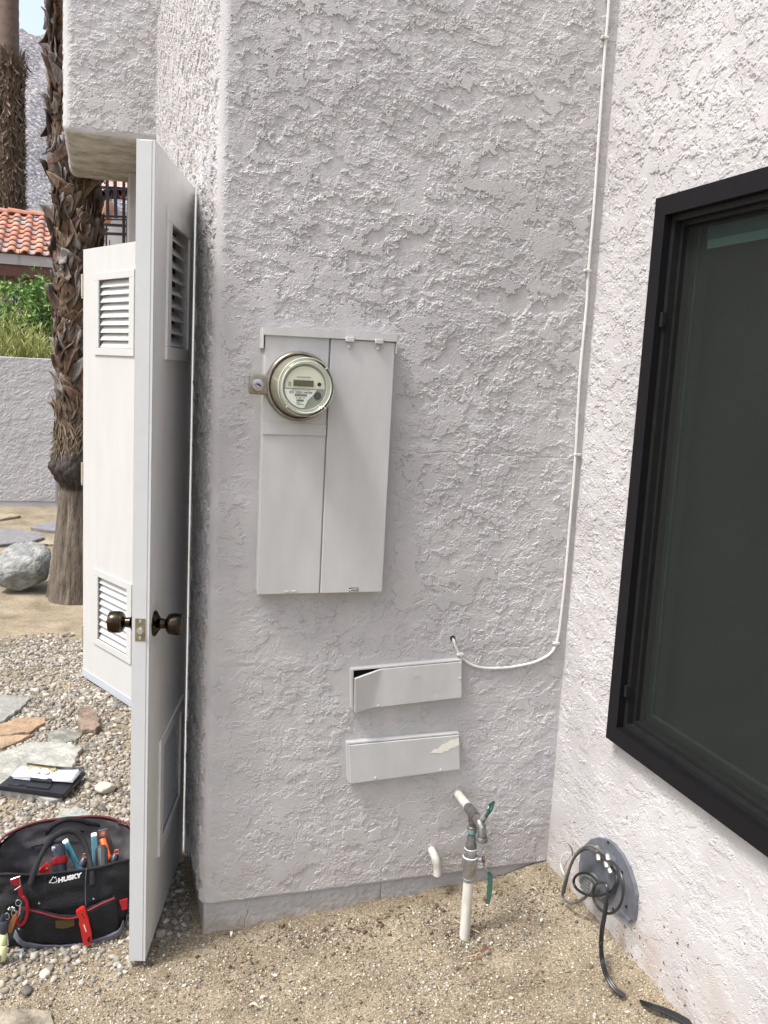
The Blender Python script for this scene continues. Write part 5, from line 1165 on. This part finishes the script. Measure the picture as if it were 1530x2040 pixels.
def plier_loop(cx, cy, y, lab):
    b1 = MB(); pxrod(b1, (cx-8, cy+22, y-.01), (cx, cy+4, y), .013, .010, 0); b1.tube([on(cx+a, cy+b_, 1, y-.012) for a, b_ in ((-4, 4), (-3.5, -3), (3.5, -5), (4, 3), (-4, 4))], .0013, 6, 1)
    reb(b1.build('stripper_tool', [m_slate, m_ora]), on(cx, cy+10, 1, y), lab, 'hand tool')
plier_loop(170, 1704, 2.39, 'dark tool handle with a small orange square loop under the bag handle')
plier_loop(232, 1697, 2.43, 'dark tool handle with a small orange square loop at the right end of the bag')
b1 = MB(); b1.prism([on(a, b_, 1, 2.36) for a, b_ in ((78, 1735), (93, 1720), (99, 1727), (99, 1745), (80, 1748))], (0, .012, 0)); b1.lathe([(0, .003), (.001, .001)], on(93, 1731, 1, 2.359), (0, -1, 0), 10, mi=1); reb(b1.build('red_tool', [mat('red_plastic', (.55, .02, .015), .35), m_zinc]), on(88, 1740, 1, 2.36), 'bright red tool corner peeking out at the front of the bag', 'hand tool')
# red folding knife clipped on the front
kp = [(151, 1818), (158, 1812), (166, 1808), (170, 1811), (172, 1822), (176, 1830), (180, 1848), (183, 1862), (183, 1873), (178, 1884), (172, 1886), (166, 1881), (163, 1868), (160, 1850), (157, 1843), (158, 1833), (154, 1826)]
kn = empty('folding_knife', on(168, 1850, 1, 2.305), label='red folding knife clipped to the front pocket of the tool bag', cat='knife'); ki = Matrix.Translation(-kn.location)
b1 = MB(); bm = bmesh.new(); vs = [bm.verts.new(on(a, b_, 1, 2.302)) for a, b_ in kp]; f_ = bm.faces.new(vs); r__ = bmesh.ops.extrude_face_region(bm, geom=[f_]); 
for g_ in r__['geom']:
    if isinstance(g_, bmesh.types.BMVert): g_.co.y += .012
bmesh.ops.recalc_face_normals(bm, faces=bm.faces[:]); bmesh.ops.bevel(bm, geom=bm.edges[:], offset=.0014, segments=2, affect='EDGES'); bm.verts.ensure_lookup_table()
b1.add([v.co.copy() for v in bm.verts], [[v.index for v in ff.verts] for ff in bm.faces]); bm.free()
pin(b1.build('handle', mat('red_anodised', (.46, .016, .014), .38), kn), ki)
for a, b_ in ((164, 1822), (167.5, 1827.5)):
    b1 = MB(); b1.lathe([(0, .0021), (.0006, .002), (.0007, .0003)], on(a, b_, 1, 2.3015), (0, -1, 0), 10); pin(b1.build('screw', m_dark, kn), ki)
b1 = MB(); b1.prism([on(a, b_, 1, 2.3012) for a, b_ in ((173, 1873), (177, 1866), (180, 1866), (179, 1876), (176, 1878))], (0, .001, 0)); pin(b1.build('lanyard_hole', m_dark, kn), ki)
pA, pB = on(166.5, 1841, 1, 2.3010), on(172.5, 1857, 1, 2.3010); t_ = text('lettering', 'Milwaukee', .0052, (pA+pB)/2, (pB-pA), Vector((pA.z-pB.z, 0, pB.x-pA.x)), bpy.data.materials['white_print'], kn, .0005, .0001, shear=.2); t_.matrix_parent_inverse = ki
# things hanging on the left end
b1 = MB(); b1.tube([on(a, b_, 1, 2.312) for a, b_ in ((46, 1786), (53, 1796), (55, 1812), (52, 1830), (44, 1842), (36, 1840), (34, 1828), (39, 1818), (42, 1808))], .0042, 8, smooth_path=4); reb(b1.build('carabiner', m_red), on(46, 1786, 1, 2.312), 'red loop clip hanging from the left end of the tool bag', 'clip')
kr = MB()
def ringpx(cx, cy, r_px, y, w_=.0011, sq=1.):
    kr.tube([on(cx+r_px*math.cos(a)*sq, cy+r_px*math.sin(a), 1, y) for a in np.linspace(0, 2*math.pi, 17)], w_, 6, caps=False)
ringpx(37, 1799, 6, 2.308); ringpx(28, 1819, 7, 2.306, .0014, .7); ringpx(14, 1826, 7, 2.302, .0014, .6); ringpx(34, 1822, 6, 2.304, .0013, .5)
for k in range(9): a = random.uniform(14, 30); kr.lathe([(-.002, .002), (.002, .003), (.004, .001)], on(a, random.uniform(1806, 1818), 1, 2.304), (random.uniform(-1, 1), -1, .5), 8)
kr.tube([on(41, 1800, 1, 2.304), on(40, 1811, 1, 2.303), on(39, 1822, 1, 2.303)], [.0012, .0026, .0018], 8)
reb(kr.build('key_ring', m_zinc), on(28, 1815, 1, 2.305), 'bunch of steel rings and swivels at the left end of the tool bag', 'key ring')
b1 = MB(); b1.prism([on(a, b_, 1, 2.300) for a, b_ in ((27, 1824), (33, 1822), (33, 1830), (24, 1856), (19, 1860), (15, 1854), (18, 1842))], (0, .006, 0)); reb(b1.build('leather_fob', mat('tan_leather', (.32, .12, .04), .55, var=.3, vscale=60)), on(24, 1840, 1, 2.3), 'tan leather strap hanging at the left end of the tool bag', 'strap')
b1 = MB(); b1.tube([on(a, b_, 1, 2.298) for a, b_ in ((8, 1822), (4, 1832), (7, 1836))], .006, 8); pxrod(b1, (7, 1858, 2.295), (8, 1834, 2.297), .0105, .0105, 0, 20)
reb(b1.build('lanyard_reel', m_slate), on(8, 1845, 1, 2.296), 'black round lanyard reel hanging above the pale yellow tool', 'reel')
b1 = MB(); pxrod(b1, (5, 1880, 2.292), (8, 1859, 2.294), .0088, .0088, 0, 20); pxrod(b1, (2, 1912, 2.290), (5, 1882, 2.292), .0125, .0125, 0, 20); b1.box(-.0008, .0008, -.0135, -.011, .004, .020, T=Matrix.Translation(on(2, 1912, 1, 2.290)), mi=1)
pxrod(b1, (16, 1883, 2.296), (13, 1858, 2.296), .0022, .0022, 0, 8)
reb(b1.build('cable_tool', [mat('pale_lime_plastic', (.62, .64, .36), .45), m_dark]), on(2, 1905, 1, 2.29), 'pale yellow cylindrical cable tool at the bottom left of the bag', 'hand tool')
b1 = MB(); b1.prism([on(a, b_, 2, .012) for a, b_ in ((38, 1903), (41, 1893), (46, 1892), (43, 1909), (39, 1910))], (0, 0, .003)); reb(b1.build('foil_scrap', mat('pale_foil', (.45, .55, .62), .3, metal=.3)), on(41, 1901, 2, .012), 'small pale blue scrap on the gravel in front of the tool bag', 'scrap')

# ------------------------------------------------------------------ clipboard on the white slab
cbp = empty('clipboard', on(85, 1555, 2, .04), label='black storage clipboard lying on the large white slab', cat='clipboard'); cbi = Matrix.Translation(-cbp.location)
zc = .038
def pz(a, b_, z): return on(a, b_, 2, z)
b1 = MB()
bm = bmesh.new(); vs = [bm.verts.new(pz(a, b_, zc)) for a, b_ in ((-6, 1566), (128, 1583), (171, 1537), (42, 1527))]; f_ = bm.faces.new(vs); r__ = bmesh.ops.extrude_face_region(bm, geom=[f_])
for g_ in r__['geom']:
    if isinstance(g_, bmesh.types.BMVert): g_.co.z -= .016
bmesh.ops.recalc_face_normals(bm, faces=bm.faces[:]); bmesh.ops.bevel(bm, geom=bm.edges[:], offset=.003, segments=2, affect='EDGES'); bm.verts.ensure_lookup_table()
b1.add([v.co.copy() for v in bm.verts], [[v.index for v in ff.verts] for ff in bm.faces]); bm.free()
m_blk = mat('black_plastic', (.014, .014, .018), .38, var=.3, vscale=30); pin(b1.build('board', m_blk, cbp), cbi)
b1 = MB(); b1.prism([pz(a, b_, zc+.0005) for a, b_ in ((61, 1551), (104, 1556), (104, 1563), (60, 1558))], (0, 0, .010)); b1.prism([pz(a, b_, zc+.0005) for a, b_ in ((60, 1559), (104, 1564), (97, 1573), (52, 1568))], (0, 0, .004)); b1.tube([pz(16, 1562, zc+.003), pz(50, 1564, zc+.003)], .0018, 6); pin(b1.build('clip', m_blk, cbp), cbi)
V = []; F = []; nx_, ny_ = 26, 10; crn = [pz(22, 1546, zc+.010), pz(141, 1556, zc+.012), pz(158, 1534, zc+.014), pz(40, 1527, zc+.012)]
for L_i in range(4):
    b0 = len(V)
    for i_ in range(nx_+1):
        for j in range(ny_+1):
            s_, t_ = i_/nx_, j/ny_; p = (crn[0]*(1-s_)+crn[1]*s_)*(1-t_)+(crn[3]*(1-s_)+crn[2]*s_)*t_
            V.append((p.x+.002*L_i, p.y-.0015*L_i, p.z-.0022*L_i+.010*max(0, s_-.75)**1.5*4*(1-.2*L_i)+.0022*math.sin(s_*6+L_i)*(1-t_)))
    for i_ in range(nx_):
        for j in range(ny_): F.append((b0+i_*(ny_+1)+j, b0+(i_+1)*(ny_+1)+j, b0+(i_+1)*(ny_+1)+j+1, b0+i_*(ny_+1)+j+1))
pa = np_mesh('papers', V, F, mat('white_paper', (.80, .80, .86), .7, var=.08, vscale=70)); tag(pa, 'curled stack of white papers on the black clipboard', 'papers')
V = []; F = []
for i_ in range(17):
    s_ = i_/16; a = pz(54+s_*112, 1519+s_*9+3*math.sin(s_*3), zc+.030); b_ = pz(52+s_*117, 1526+s_*11, zc+.010); m__ = a.lerp(b_, .5)+Vector((0, .010, .002))
    V += [a, m__, b_]
for i_ in range(16):
    for j in range(2): F.append((i_*3+j, (i_+1)*3+j, (i_+1)*3+j+1, i_*3+j+1))
fl = np_mesh('cover_flap', V, F, mat('clear_smoky_plastic', (.42, .40, .40), .2, spec=.7, var=.5, vscale=30), cbp); pin(fl, cbi)
rcp = empty('electrical_outlet', pz(83, 1537, zc+.018), label='white duplex outlet with a yellowish strap resting on the papers', cat='outlet'); rci = Matrix.Translation(-rcp.location)
b1 = MB(); b1.prism([pz(a, b_, zc+.015) for a, b_ in ((54, 1530), (60, 1526), (112, 1529), (110, 1534), (56, 1531))], (0, 0, .004)); b1.prism([pz(a, b_, zc+.0155) for a, b_ in ((100, 1535), (112, 1529), (112, 1535), (104, 1538))], (0, 0, .006)); pin(b1.build('strap', mat('yellow_zinc', (.50, .45, .22), .4, metal=.4), rcp), rci)
fc = []
for cx in (71, 89):
    b1 = MB(); pl2 = [pz(cx+9*math.cos(a), 1537.0+(cx-71)*.06+4.6*math.sin(a), zc+.017) for a in np.linspace(0, 2*math.pi, 21)[:-1]]; b1.prism(pl2, (0, 0, .006)); f_ = pin(b1.build('face', mat('outlet_white', (.78, .78, .74), .35), rcp), rci)
    b1 = MB()
    for a, b_ in ((-3, -2.4), (-3, 1.8)): b1.prism([pz(cx+a+q_[0], 1537+(cx-71)*.06+b_+q_[1], zc+.0236) for q_ in ((-2.5, 0), (2.5, .3), (2.5, .9), (-2.5, .6))], (0, 0, .0004))
    b1.lathe([(0, .0022), (.0003, .0002)], pz(cx+5, 1538.5, zc+.0236), (0, 0, 1), 10); b1.build('slots', m_dark, f_).matrix_parent_inverse = rci
